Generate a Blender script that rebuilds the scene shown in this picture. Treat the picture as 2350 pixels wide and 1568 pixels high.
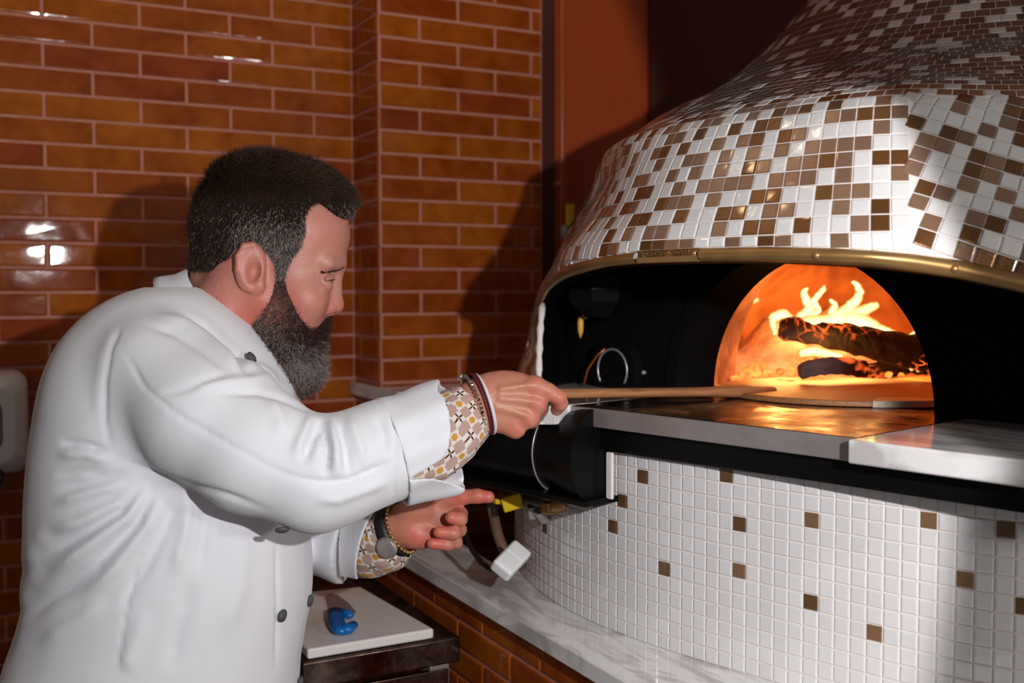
import bpy, bmesh, math, random
import numpy as np
from mathutils import Vector, Matrix

for o in list(bpy.data.objects):
    bpy.data.objects.remove(o, do_unlink=True)
SC = bpy.context.scene
COL = SC.collection
H = 1.42            # camera height above the floor; everything below is written relative to the camera's height

# ---------------------------------------------------------------- camera
YAW, PIT, ROL = .4865681, -.0491086, -.0018777
FPX = 2422.8
_F = Vector((math.sin(YAW)*math.cos(PIT), math.cos(YAW)*math.cos(PIT), math.sin(PIT)))
_R = Vector((math.cos(YAW), -math.sin(YAW), 0)); _U = _R.cross(_F)
_R2 = _R*math.cos(ROL)+_U*math.sin(ROL); _U2 = -_R*math.sin(ROL)+_U*math.cos(ROL)
cd = bpy.data.cameras.new('camera'); cam = bpy.data.objects.new('camera', cd); COL.objects.link(cam)
cam.matrix_world = Matrix(((_R2.x, _U2.x, -_F.x, 0), (_R2.y, _U2.y, -_F.y, 0), (_R2.z, _U2.z, -_F.z, 0), (0, 0, 0, 1)))
cd.sensor_width = 36; cd.lens = 36*FPX/2350; cd.clip_start = .05
cd.dof.use_dof = True; cd.dof.focus_distance = 1.42; cd.dof.aperture_fstop = 3.6
SC.camera = cam

# ---------------------------------------------------------------- light
SC.view_settings.view_transform = 'Standard'; SC.view_settings.look = 'None'
SC.view_settings.gamma = 1; SC.view_settings.exposure = 0.0
w = bpy.data.worlds.new('World'); SC.world = w; w.use_nodes = True
w.node_tree.nodes['Background'].inputs[0].default_value = (1.0, .93, .90, 1)
w.node_tree.nodes['Background'].inputs[1].default_value = .10

def spot(name, loc, target, power, ang, blend, rad_, col=(1, 1, 1)):
    l = bpy.data.lights.new(name, 'SPOT'); l.energy = power; l.spot_size = math.radians(ang); l.spot_blend = blend
    l.shadow_soft_size = rad_; l.color = col
    o = bpy.data.objects.new(name, l); COL.objects.link(o); o.location = loc
    o.rotation_euler = (Vector(target)-Vector(loc)).to_track_quat('-Z', 'Y').to_euler(); return o
def point(name, loc, power, rad_, col):
    l = bpy.data.lights.new(name, 'POINT'); l.energy = power; l.shadow_soft_size = rad_; l.color = col
    o = bpy.data.objects.new(name, l); COL.objects.link(o); o.location = loc; return o

# a hand flash held right of the camera, its beam turned to the left of the oven
spot('camera_flash', (.36, -.19, .16), (.36-.2714*2.7, -.19+.9467*2.7, .16-.1763*2.7), 74, 97, .07, .016, (1, .975, .97))
spot('side_fill', (1.25, -.45, .04), (1.05, .85, -.02), 24, 70, .5, .08, (1, .95, .90))  # added fill light without a seen source, lifts the oven's shaded right side
# small ceiling bulbs over the kitchen (their reflections twinkle in the glaze)
_rl = random.Random(4)
for i in range(22):
    a = _rl.uniform(0, 6.283); r = _rl.uniform(.1, .42)
    point('chandelier_bulb', (.30+r*math.cos(a), 1.62+r*math.sin(a)*.8, 1.50+_rl.uniform(-.12, .12)), .22, .011, (1, .66, .36))
for i in range(9):
    point('pendant_bulb', (-.75+.16*(i % 3)+_rl.uniform(-.03, .03), .30+.14*(i//3), .25+_rl.uniform(-.04, .04)), .16, .010, (1, .93, .85))

# ---------------------------------------------------------------- helpers
def put(o, parent=None):
    COL.objects.link(o)
    if parent is not None: o.parent = parent
    return o
def tag(o, label=None, cat=None, group=None, kind=None):
    if label: o['label'] = label
    if cat: o['category'] = cat
    if group: o['group'] = group
    if kind: o['kind'] = kind
    return o
def empty(name, loc, label, cat, group=None):
    o = bpy.data.objects.new(name, None); o.location = loc; o.empty_display_size = .05
    COL.objects.link(o); return tag(o, label, cat, group)
def smooth_shade(me, on=True):
    me.polygons.foreach_set('use_smooth', [on]*len(me.polygons))

class MB:
    """collects faces, with one colour, gloss and metal value per face, and links them as one mesh object"""
    def __init__(s): s.v = []; s.f = []; s.c = []; s.m = []
    def add(s, vs, fs, col=(1, 1, 1, 0), mi=0):
        b = len(s.v); s.v += [tuple(map(float, p)) for p in vs]
        for f in fs: s.f.append(tuple(b+i for i in f)); s.c.append(col); s.m.append(mi)
    def box(s, c, h, col=(1, 1, 1, 0), mi=0, ax=None):
        ax = ax or ((1, 0, 0), (0, 1, 0), (0, 0, 1)); A = [Vector(a) for a in ax]; c = Vector(c)
        vs = [c+A[0]*h[0]*i+A[1]*h[1]*j+A[2]*h[2]*k for i in (-1, 1) for j in (-1, 1) for k in (-1, 1)]
        s.add(vs, [(0, 1, 3, 2), (4, 6, 7, 5), (0, 4, 5, 1), (2, 3, 7, 6), (0, 2, 6, 4), (1, 5, 7, 3)], col, mi)
    def tube(s, pts, r, n=12, col=(1, 1, 1, 0), mi=0, cap=True, flat=1.0):
        pts = [Vector(p) for p in pts]; N = len(pts); rs = r if hasattr(r, '__len__') else [r]*N
        up = None; vs = []
        for i, p in enumerate(pts):
            t = (pts[min(i+1, N-1)]-pts[max(i-1, 0)]).normalized()
            if up is None:
                up = Vector((0, 0, 1)) if abs(t.z) < .9 else Vector((1, 0, 0))
            up = (up-t*up.dot(t)).normalized(); sd = t.cross(up)
            for k in range(n):
                a = 6.2831853*k/n; vs.append(p+(sd*math.cos(a)+up*math.sin(a)*flat)*rs[i])
        fs = [(i*n+k, i*n+(k+1) % n, (i+1)*n+(k+1) % n, (i+1)*n+k) for i in range(N-1) for k in range(n)]
        if cap: fs += [tuple(range(n-1, -1, -1)), tuple((N-1)*n+k for k in range(n))]
        s.add(vs, fs, col, mi)
    def lathe(s, c, prof, n=24, col=(1, 1, 1, 0), mi=0, ax=(0, 0, 1)):
        t = Vector(ax).normalized(); up = Vector((0, 0, 1)) if abs(t.z) < .9 else Vector((1, 0, 0))
        sd = t.cross(up).normalized(); up = sd.cross(t); c = Vector(c); vs = []
        for r, h in prof:
            for k in range(n):
                a = 6.2831853*k/n; vs.append(c+t*h+(sd*math.cos(a)+up*math.sin(a))*r)
        fs = [(i*n+k, i*n+(k+1) % n, (i+1)*n+(k+1) % n, (i+1)*n+k) for i in range(len(prof)-1) for k in range(n)]
        fs += [tuple(range(n-1, -1, -1)), tuple((len(prof)-1)*n+k for k in range(n))]
        s.add(vs, fs, col, mi)
    def prism(s, poly, z0, z1, col=(1, 1, 1, 0), mi=0):
        n = len(poly); vs = [(p[0], p[1], z0) for p in poly]+[(p[0], p[1], z1) for p in poly]
        fs = [tuple(range(n-1, -1, -1)), tuple(range(n, 2*n))]+[(i, (i+1) % n, n+(i+1) % n, n+i) for i in range(n)]
        s.add(vs, fs, col, mi)
    def grid(s, P, col=(1, 1, 1, 0), mi=0, close=False):
        P = np.asarray(P); a, b = P.shape[:2]
        fs = [(i*b+j, i*b+(j+1) % b, (i+1)*b+(j+1) % b, (i+1)*b+j) for i in range(a-1) for j in range(b if close else b-1)]
        s.add([tuple(p) for p in P.reshape(-1, 3)], fs, col, mi)
    def build(s, name, mats, parent=None, smooth=False, bevel=0, seg=2, sub=0, recalc=True):
        me = bpy.data.meshes.new(name); me.from_pydata(s.v, [], s.f)
        for m in (mats if isinstance(mats, (list, tuple)) else [mats]): me.materials.append(m)
        me.polygons.foreach_set('material_index', s.m)
        if recalc:
            bm = bmesh.new(); bm.from_mesh(me); bmesh.ops.recalc_face_normals(bm, faces=bm.faces); bm.to_mesh(me); bm.free()
        if any(c != (1, 1, 1, 0) for c in s.c):
            at = me.color_attributes.new('Col', 'FLOAT_COLOR', 'CORNER'); k = [len(f) for f in s.f]
            at.data.foreach_set('color', np.repeat(np.array([tuple(c)+(0,)*(4-len(c)) for c in s.c], np.float32), k, axis=0).ravel())
        smooth_shade(me, smooth)
        o = bpy.data.objects.new(name, me)
        if bevel:
            b = o.modifiers.new('bevel', 'BEVEL'); b.width = bevel; b.segments = seg; b.limit_method = 'ANGLE'; b.angle_limit = .6
            if smooth is False: smooth_shade(me, True); b.harden_normals = True
        if sub: u = o.modifiers.new('sub', 'SUBSURF'); u.levels = u.render_levels = sub
        return put(o, parent)

def lin(*c):
    """sRGB 0-255 to linear"""
    return tuple(((x/255)/12.92 if x/255 <= .04045 else ((x/255+.055)/1.055)**2.4) for x in c)

class NT:
    def __init__(s, name, **kw):
        s.m = bpy.data.materials.new(name); s.m.use_nodes = True; s.t = s.m.node_tree
        s.b = s.t.nodes['Principled BSDF']; s.out = s.t.nodes['Material Output']
        for k, v in kw.items(): s.set(k, v)
    K = dict(col='Base Color', rough='Roughness', metal='Metallic', coat='Coat Weight', crough='Coat Roughness', ior='IOR', spec='Specular IOR Level',
             sss='Subsurface Weight', sheen='Sheen Weight', em='Emission Color', es='Emission Strength', trans='Transmission Weight', normal='Normal', alpha='Alpha')
    def set(s, k, v):
        i = s.b.inputs[s.K[k]]
        if hasattr(v, 'links') or isinstance(v, bpy.types.NodeSocket): s.t.links.new(v, i)
        elif hasattr(v, '__len__') and len(v) == 3 and i.type == 'RGBA': i.default_value = (*v, 1)
        else: i.default_value = v
        return s
    def n(s, typ, out=0, **kw):
        nd = s.t.nodes.new(typ)
        for k, v in kw.items():
            if k.startswith('i_'):
                key = k[2:]; key = int(key) if key.isdigit() else key
                i = nd.inputs[key]
                if isinstance(v, bpy.types.NodeSocket): s.t.links.new(v, i)
                elif hasattr(v, '__len__') and i.type == 'RGBA' and len(v) == 3: i.default_value = (*v, 1)
                else: i.default_value = v
            else: setattr(nd, k, v)
        return nd.outputs[out]
    def math(s, op, a, b=0.0, c=None):
        kw = dict(operation=op, i_0=a, i_1=b)
        if c is not None: kw['i_2'] = c
        return s.n('ShaderNodeMath', **kw)
    def noise(s, scale, detail=3, vec=None, out=0, dist=0.0, rough=.5):
        kw = dict(i_Scale=scale, i_Detail=detail, i_Distortion=dist, i_Roughness=rough)
        kw['i_Vector'] = vec if vec is not None else s.n('ShaderNodeTexCoord', 3)
        return s.n('ShaderNodeTexNoise', out, **kw)
    def ramp(s, fac, stops):
        nd = s.t.nodes.new('ShaderNodeValToRGB'); s.t.links.new(fac, nd.inputs[0]); cr = nd.color_ramp
        while len(cr.elements) < len(stops): cr.elements.new(.5)
        for e, (p, c) in zip(cr.elements, stops):
            e.position = p; e.color = (*c, 1) if len(c) == 3 else c
        return nd.outputs[0]
    def mix(s, fac, a, b, mode='MIX'):
        nd = s.t.nodes.new('ShaderNodeMix'); nd.data_type = 'RGBA'; nd.blend_type = mode
        for i, v in ((0, fac), (6, a), (7, b)):
            if isinstance(v, bpy.types.NodeSocket): s.t.links.new(v, nd.inputs[i])
            elif i == 0: nd.inputs[0].default_value = v
            else: nd.inputs[i].default_value = (*v, 1) if len(v) == 3 else v
        return nd.outputs[2]
    def bump(s, h, strength=.3, dist=.01):
        s.set('normal', s.n('ShaderNodeBump', i_Height=h, i_Strength=strength, i_Distance=dist)); return s
    def attr(s, name='Col', out=0): return s.n('ShaderNodeAttribute', out, attribute_name=name)

def M_simple(name, col, rough=.5, metal=0.0, **kw): return NT(name, col=col, rough=rough, metal=metal, **kw).m

# glazed tile: colour per tile, alpha 0 = plain glaze, .5 = satin lustre, 1 = metallic
m = NT('glazed_mosaic', ior=1.5); a = m.attr(out=3); c = m.attr()
sp = m.noise(900, 2); c2 = m.mix(m.math('MULTIPLY', a, .55), c, m.mix(sp, (.0, .0, .0), (1, .85, .68)), 'OVERLAY')
m.set('col', c2); m.set('metal', m.math('MULTIPLY', a, .42)); m.set('rough', m.math('MULTIPLY_ADD', a, .16, .10)); m.set('coat', .6); m.set('crough', .05)
m.bump(m.math('ADD', m.noise(120, 1), m.math('MULTIPLY', m.noise(700, 2), a)), .22, .0012); M_MOSAIC = m.m
m = NT('glazed_brick_tile', ior=1.5, rough=.055); c = m.attr()
n1 = m.noise(14, 4, dist=.6); n2 = m.noise(60, 3)
m.set('col', m.mix(m.ramp(n1, [(.3, (0, 0, 0)), (.7, (1, 1, 1))]), m.mix(1.0, c, (.62, .5, .4), 'MULTIPLY'), c))
m.bump(m.math('ADD', m.noise(16, 1), m.math('MULTIPLY', n2, .10)), .22, .004); M_BRICK = m.m
m = NT('wall_grout', rough=.85); m.set('col', m.mix(m.noise(40, 3), lin(176, 112, 92), lin(208, 146, 124))); m.bump(m.noise(300, 3), .2, .001); M_GROUT = m.m
m = NT('white_grout', rough=.8); m.set('col', m.mix(m.noise(50, 3), lin(226, 216, 212), lin(242, 235, 232))); M_WGROUT = m.m
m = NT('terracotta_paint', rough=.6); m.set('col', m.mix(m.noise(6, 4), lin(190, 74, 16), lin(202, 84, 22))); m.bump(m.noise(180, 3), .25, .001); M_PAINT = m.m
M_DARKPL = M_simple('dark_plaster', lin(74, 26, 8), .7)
m = NT('black_painted_metal', rough=.32, spec=.16)
k = m.ramp(m.noise(22, 6, rough=.65), [(.0, (0, 0, 0)), (.71, (0, 0, 0)), (.79, (.5, .5, .5))])
m.set('col', m.mix(k, m.mix(m.noise(5, 3), (.0018, .0018, .002), (.005, .005, .006)), (.10, .095, .09))); m.bump(m.noise(60, 4), .2, .002); M_BLACK = m.m
m = NT('brushed_steel', metal=.55)
sx = m.n('ShaderNodeMapping', i_Vector=m.n('ShaderNodeTexCoord', 3), i_Scale=(3, 40, 3)); m.set('rough', m.n('ShaderNodeMapRange', i_Value=m.noise(20, 5, sx), i_3=.22, i_4=.45))
m.set('col', m.mix(m.noise(7, 6, rough=.7), lin(128, 116, 112), lin(198, 192, 190))); m.bump(m.noise(50, 3, sx), .1, .001); M_STEEL = m.m
M_STEELD = NT('dark_steel', metal=1.0); M_STEELD.set('rough', M_STEELD.n('ShaderNodeMapRange', i_Value=M_STEELD.noise(11, 6, rough=.7, dist=.5), i_1=.35, i_2=.65, i_3=.12, i_4=.5)); M_STEELD.set('col', M_STEELD.mix(M_STEELD.ramp(M_STEELD.noise(9, 7, rough=.75, dist=.8), [(.35, (0, 0, 0)), (.65, (1, 1, 1))]), lin(52, 38, 34), lin(128, 108, 100))); M_STEELD.bump(M_STEELD.noise(14, 3), .15, .002); M_STEELD = M_STEELD.m
m = NT('marble', rough=.10, coat=.3, crough=.08)
vn = m.noise(5.5, 7, dist=1.6, rough=.6); mp = m.n('ShaderNodeMapping', i_Vector=m.n('ShaderNodeTexCoord', 3), i_Scale=(9, 2.2, 4), i_Rotation=(0, 0, .5))
v2 = m.noise(3, 6, mp, dist=1.2)
m.set('col', m.mix(m.ramp(v2, [(.42, (0, 0, 0)), (.56, (1, 1, 1))]), lin(196, 192, 192), lin(236, 234, 234))); m.set('sss', .15); m.b.inputs['Subsurface Radius'].default_value = (.01, .01, .01)
M_MARBLE = m.m
m = NT('brass', metal=.72); m.set('col', m.mix(m.noise(25, 5, dist=.5), lin(152, 112, 66), lin(196, 158, 104))); m.set('rough', m.n('ShaderNodeMapRange', i_Value=m.noise(40, 4), i_3=.28, i_4=.5)); M_BRASS = m.m
def wood(name, a, b, sc=(2, 30, 30), rough=.5):
    m = NT(name, rough=rough); mp = m.n('ShaderNodeMapping', i_Vector=m.n('ShaderNodeTexCoord', 3), i_Scale=sc)
    m.set('col', m.mix(m.noise(6, 6, mp, dist=.8), a, b)); m.bump(m.noise(14, 4, mp), .15, .001); return m.m
M_WOOD = wood('peel_wood', lin(105, 58, 30), lin(196, 140, 92)); M_WOODW = wood('peel_pale_wood', lin(190, 170, 140), lin(225, 212, 190))
m = NT('oven_brick', rough=.9); m.set('col', m.mix(m.ramp(m.noise(7, 6, dist=.4), [(.35, (0, 0, 0)), (.6, (1, 1, 1))]), lin(120, 62, 30), lin(215, 150, 100))); m.bump(m.noise(30, 5), .4, .01); M_FIREBRICK = m.m
m = NT('white_plastic', rough=.3); m.set('col', lin(236, 236, 238)); M_WPLAST = m.m
m = NT('grey_plastic', rough=.3); m.set('col', lin(120, 124, 130)); M_GPLAST = m.m
m = NT('floor_tile', rough=.5); m.set('col', m.mix(m.noise(3, 4), lin(70, 52, 44), lin(92, 70, 60))); M_FLOOR = m.m

# ---------------------------------------------------------------- tiled wall builder
def brick_colour(rnd):
    return lin(*rnd.choice([(172, 92, 26), (178, 97, 28), (160, 79, 28), (165, 83, 26), (156, 73, 30), (174, 94, 24), (154, 70, 30), (168, 87, 26), (162, 81, 28)]))
def tile_run(mb, O, U, N, u0, u1, z0, z1, PW, PH, uo, zo, rnd, g=.0034, b=.0030, h=.0035, half=0, L2=None):
    """glazed tiles in running bond on a plane: O origin, U along, N outward"""
    O, U, N = Vector(O), Vector(U), Vector(N); Z = Vector((0, 0, 1))
    k0, k1 = math.floor((z0-zo)/PH), math.ceil((z1-zo)/PH)
    for k in range(k0, k1):
        za, zb = max(z0, zo+k*PH), min(z1, zo+(k+1)*PH)
        if zb-za < .006: continue
        off = uo+(PW/2 if (k+half) % 2 else 0)
        for i in range(math.floor((u0-off)/PW)-1, math.ceil((u1-off)/PW)+1):
            ua, ub = max(u0, off+i*PW), min(u1, off+(i+1)*PW)
            if ub-ua < .006: continue
            a0, a1, c0, c1 = ua+g, ub-g, za+g, zb-g; col = brick_colour(rnd); tl = [rnd.uniform(-.0003, .0003) for _ in range(4)]
            rings = []
            for ins, hh in ((0, -.002), (0, h*.45), (b*.4, h*.85), (b*1.3, h)):
                rings += [O+U*(u)+Z*(z)+N*(hh+(tl[q] if hh > 0 else 0)) for q, (u, z) in enumerate(((a0+ins, c0+ins), (a1-ins, c0+ins), (a1-ins, c1-ins), (a0+ins, c1-ins)))]
            fs = [(r*4+q, r*4+(q+1) % 4, r*4+4+(q+1) % 4, r*4+4+q) for r in range(3) for q in range(4)]+[(12, 13, 14, 15)]
            mb.add(rings, fs, (*col, 0))
rb = random.Random(11)
RW, RL = .0525, .1955          # tile row height and length
YB, YP, XC, XP = 2.449, 2.277, .8635, 1.288   # back wall, pillar face, inner corner, pillar's far edge
ZR = 5.924*RW                  # a joint line height
LE = -.255
def wall(name, faces, grout_boxes, **kw):
    mb = MB()
    for c, h in grout_boxes: mb.box(c, h, (0, 0, 0, 0), 1)
    for f in faces: tile_run(mb, *f, **kw)
    return mb.build(name, [M_BRICK, M_GROUT], smooth=False)
o = wall('wall_back', [((0, YB, 0), (1, 0, 0), (0, -1, 0), -1.3, XC-.002, -H, 1.35, RL, RW, XC-3.4986*RL, ZR, rb, .0034, .0030, .0035, 1)],
         [((-.2, YB+.05, (1.35-H)/2), (1.1, .05, (1.35+H)/2))]); tag(o, kind='structure')
# pillar: side and front, tiled
o = wall('wall_pillar', [((XC, 0, 0), (0, -1, 0), (-1, 0, 0), -YB, -YP, -H, 1.35, RL, RW, -YP-.118-RL*.0, ZR, rb, .0034, .0030, .0035, 1),
                         ((0, YP, 0), (1, 0, 0), (0, -1, 0), XC, XP, -H, 1.35, RL, RW, XC+1.917*RW, ZR, rb, .0034, .0030, .0035, 1)],
         [(((XC+XP)/2, (YP+YB)/2+.03, (1.35-H)/2), ((XP-XC)/2, (YB-YP)/2+.03, (1.35+H)/2))]); tag(o, kind='structure')
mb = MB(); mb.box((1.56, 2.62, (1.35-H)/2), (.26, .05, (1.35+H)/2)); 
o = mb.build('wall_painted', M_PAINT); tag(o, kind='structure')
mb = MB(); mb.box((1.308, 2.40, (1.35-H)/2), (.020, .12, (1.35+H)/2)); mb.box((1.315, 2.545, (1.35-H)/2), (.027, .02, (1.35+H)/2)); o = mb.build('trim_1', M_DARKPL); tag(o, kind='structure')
M_SHADOW = NT('painted_shadow', rough=.7); M_SHADOW.set('col', M_SHADOW.mix(M_SHADOW.noise(6, 4), lin(84, 26, 8), lin(96, 32, 11))); M_SHADOW = M_SHADOW.m  # the upright shadow beside the oven, painted in as a darker wall colour
mb = MB(); mb.box((2.75, 2.64, (1.35-H)/2), (.94, .08, (1.35+H)/2)); o = mb.build('wall_painted_shadow', M_SHADOW); tag(o, kind='structure')
mb = MB(); mb.box((.6, 1.0, -H-.03), (3.2, 2.2, .03)); o = mb.build('floor', M_FLOOR); tag(o, kind='structure')
# low tiled wall under the marble ledge
XL = .768; ZM = -.503
o = wall('wall_low', [((XL, 0, 0), (0, -1, 0), (-1, 0, 0), -YB+.25, .6, -H, -.531, RL, .049, -1.551, -.575, rb)],
         [((XL+.05, .80, (-.531-H)/2), (.05, 1.40, (H-.531)/2))]); tag(o, kind='structure')
mb = MB(); mb.prism([(.75, -.6), (3.2, -.6), (3.2, 1.2), (1.0, 1.62), (.865, 1.66), (.885, 1.92), (.91, 2.2), (.75, 2.2)], ZM-.027, ZM)
o = mb.build('marble_ledge', M_MARBLE, bevel=.003); tag(o, 'long grey-white marble ledge capping the low tiled wall under the oven', 'ledge')
mb = MB(); mb.box((1.9, .6, (ZM-.03-H)/2), (1.05, .85, (H-.53-.03)/2-.02)); o = mb.build('wall_core', M_BLACK); tag(o, kind='structure')
# grey ledge wrapped round the foot of the pillar
mb = MB(); mb.prism([(.845, 2.13), (1.5, 2.13), (1.5, YP-.006), (XC-.008, YP-.006), (XC-.008, YB-.008), (.845, YB-.008)], -.252, -.221)
o = mb.build('pillar_shelf', M_MARBLE, bevel=.002); tag(o, 'grey marble shelf fixed round the foot of the tiled pillar', 'shelf')

# ---- oven body surface: radius as a function of angle (degrees, 0 = front) and height ----
OV_C = (1.6919, 1.3556)          # oven axis
EM = (.9719, .2353)              # inward direction of the mouth
EE = (.2353, -.9719)             # along the front
_TH = [-180,-110,-70,-50,-40,-34,-31,-24,-17,-12.5,-6,0,8,15.5,19.5,22.5,27.5,34,43,60,90,140,180]
_LV = [-.60,-.19,-.10,.00,.04,.12,.19,.225,.255,.285,.315,.353,.413,.56,.75,1.3]
def _col(*v): return list(v)
_DR = [.85,.852,.855,.855,.855,.855,.855,.853,.851,.848,.843,.839,.840,.853,.866,.876,.898,.902,.90,.88,.855,.85,.85]
_B1 = [.835,.835,.832,.832,.832,.834,.836,.85,.868,.878,.885,.885,.885,.89,.895,.895,.89,.885,.87,.85,.84,.835,.835]
_RM = [.785,.785,.785,.785,.787,.79,.795,.825,.866,.893,.917,.928,.931,.940,.936,.913,.885,.86,.84,.82,.80,.795,.795]
_MD = [.745,.745,.745,.747,.75,.753,.757,.778,.806,.834,.862,.882,.886,.896,.893,.868,.83,.80,.78,.765,.755,.755,.755]
_M2 = [.705,.705,.705,.707,.71,.714,.718,.738,.768,.796,.82,.832,.838,.851,.848,.82,.775,.745,.73,.72,.715,.715,.715]
_S1 = [.69,.69,.69,.695,.70,.707,.715,.737,.763,.782,.795,.802,.81,.824,.822,.79,.745,.715,.70,.69,.69,.69,.69]
_S2 = [.665,.665,.665,.667,.67,.675,.68,.695,.715,.73,.742,.75,.757,.767,.765,.74,.705,.685,.672,.665,.665,.665,.665]
_S3 = [.635,.635,.635,.635,.636,.637,.638,.645,.655,.66,.665,.668,.67,.675,.675,.665,.65,.64,.636,.635,.635,.635,.635]
_S4 = [.592]*7+[.594,.597,.60,.603,.605,.606,.607,.606,.603,.60,.595]+[.592]*5
_CN = lambda v: [v]*23
_TAB = [_DR,_DR,_B1,[(a+b)/2 for a,b in zip(_B1,_RM)],_RM,_MD,_M2,_S1,_S2,_S3,_S4,_CN(.509),_CN(.424),_CN(.298),_CN(.24),_CN(.20)]
_TG = np.arange(-180, 181, .5)
def _smooth(row):
    v = np.interp(_TG, _TH, row)
    k = np.exp(-(np.arange(-8, 9)*.5)**2/(2*1.3**2)); k /= k.sum()
    e = np.concatenate([v[-9:-1], v, v[1:9]])
    return np.convolve(e, k, 'valid')
_G = np.array([_smooth(r) for r in _TAB])
_LVA = np.array(_LV)
def _pchip_m(x, y):
    h = np.diff(x); d = np.diff(y, axis=0)/h[:, None]
    m = np.zeros_like(y)
    a, b = d[:-1], d[1:]
    w1 = (2*h[1:]+h[:-1])[:, None]; w2 = (h[1:]+2*h[:-1])[:, None]
    ok = a*b > 0
    with np.errstate(divide='ignore', invalid='ignore'):
        m[1:-1] = np.where(ok, (w1+w2)/(w1/np.where(ok, a, 1)+w2/np.where(ok, b, 1)), 0)
    m[0] = d[0]; m[-1] = d[-1]
    return m
_GM = _pchip_m(_LVA, _G)
def rad(th, z):
    th = np.asarray(th, float); z = np.asarray(z, float)
    th, z = np.broadcast_arrays((th+180) % 360-180, z)
    i = np.clip(np.searchsorted(_LVA, z)-1, 0, len(_LVA)-2)
    f = (th+180)/.5; j = np.clip(f.astype(int), 0, len(_TG)-2); fr = f-j
    def at(A, i): return A[i, j]*(1-fr)+A[i, j+1]*fr
    h = _LVA[i+1]-_LVA[i]; t = np.clip((z-_LVA[i])/h, 0, 1)
    y0, y1, m0, m1 = at(_G, i), at(_G, i+1), at(_GM, i), at(_GM, i+1)
    return (2*t**3-3*t**2+1)*y0+(t**3-2*t**2+t)*h*m0+(-2*t**3+3*t**2)*y1+(t**3-t**2)*h*m1
def ov(dm, de, z):
    """point from the oven's own frame (dm inward from its axis, de along its front) to the room"""
    return (OV_C[0]+dm*EM[0]+de*EE[0], OV_C[1]+dm*EM[1]+de*EE[1], z)
def surf(th, z, off=0.0):
    r = rad(th, z)+off; a = np.radians(th)
    dm, de = -r*np.cos(a), r*np.sin(a)
    return np.stack([OV_C[0]+dm*EM[0]+de*EE[0], OV_C[1]+dm*EM[1]+de*EE[1], np.broadcast_to(z, r.shape)], -1)
def arc_steps(z, pitch, lo, hi, start=0.0):
    """angles every PITCH metres along the outline at height z"""
    t = np.arange(-180, 180.01, .25); P = surf(t, np.full(t.shape, z))
    s = np.concatenate([[0], np.cumsum(np.linalg.norm(np.diff(P, axis=0), axis=1))])
    s -= np.interp(start, t, s)
    k = np.arange(math.ceil(np.interp(lo, t, s)/pitch), math.floor(np.interp(hi, t, s)/pitch)+1)
    return k, np.interp(k*pitch, s, t)
def z_steps(th, pitch, z0, z1):
    z = np.linspace(z0, z1, 4000); P = surf(np.full(z.shape, th), z)
    s = np.concatenate([[0], np.cumsum(np.linalg.norm(np.diff(P, axis=0), axis=1))])
    return np.interp(np.arange(0, s[-1], pitch), s, z)
# opening edges (angle, height) taken round the mouth
RIM_T = [-36.5,-31,-27,-22,-16.5,-10.5,-3,5.5,11,17,21,25,29,36]
RIM_B = [-.034,-.012,.007,.020,.029,.034,.036,.0365,.034,.028,.020,.010,-.006,-.04]

# ---------------------------------------------------------------- mosaic
SILL = -.170
def mosaic(mb, cells, uv, g=.0009, b=.0016, h=.0020):
    """cells: (u0,u1,v0,v1,colour). uv(u,v)->(angle,height)"""
    if not cells: return
    A = np.array([c[:4] for c in cells]); n = len(A)
    def corner(ui, vi, ins, hh):
        u = A[:, ui]+(ins if ui == 0 else -ins); v = A[:, 2+vi]+(ins if vi == 0 else -ins)
        th, z = uv(u, v); return surf(th, z, hh)
    rings = []
    for ins, hh in ((g, -.001), (g, h*.5), (g+b*.4, h*.88), (g+b*1.2, h)):
        rings.append(np.stack([corner(0, 0, ins, hh), corner(1, 0, ins, hh), corner(1, 1, ins, hh), corner(0, 1, ins, hh)], 1))
    R = np.stack(rings, 1).reshape(n, 16, 3)
    fs = [(r*4+q, r*4+(q+1) % 4, r*4+4+(q+1) % 4, r*4+4+q) for r in range(3) for q in range(4)]+[(12, 13, 14, 15)]
    for i in range(n): mb.add(R[i], fs, cells[i][4])
rm = random.Random(5)
def white(): k = rm.uniform(.93, 1.0); return (*[x*k for x in lin(226, 224, 224)], 0)
GOLD = [((122, 84, 46), 1), ((130, 92, 52), 1), ((142, 112, 92), .6), ((150, 120, 102), .6), ((132, 104, 84), .6), ((112, 76, 42), 1), ((144, 114, 92), .7), ((152, 122, 98), .6)]
def gold():
    if rm.random() < .012: c, a = (104, 62, 66), 1
    else: c, a = rm.choice(GOLD)
    return (*lin(*c), a)
def dark():
    c = rm.choice([(114, 98, 90), (106, 92, 84), (122, 104, 94), (100, 86, 78), (118, 104, 98)]); return (*lin(*c), .5)

oven = empty('pizza_oven', ov(0, 0, ZM), 'domed wood-fired pizza oven clad in white and bronze mosaic with a burning fire inside', 'oven')
oven.rotation_euler = (0, 0, 0)
def rel(mbo):   # parts are authored in room coordinates
    mbo.matrix_parent_inverse = Matrix.Translation(-Vector(oven.location)); return mbo
_build = MB.build
def obuild(mb, name, mats, **kw): return rel(mb.build(name, mats, oven, **kw))

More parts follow.
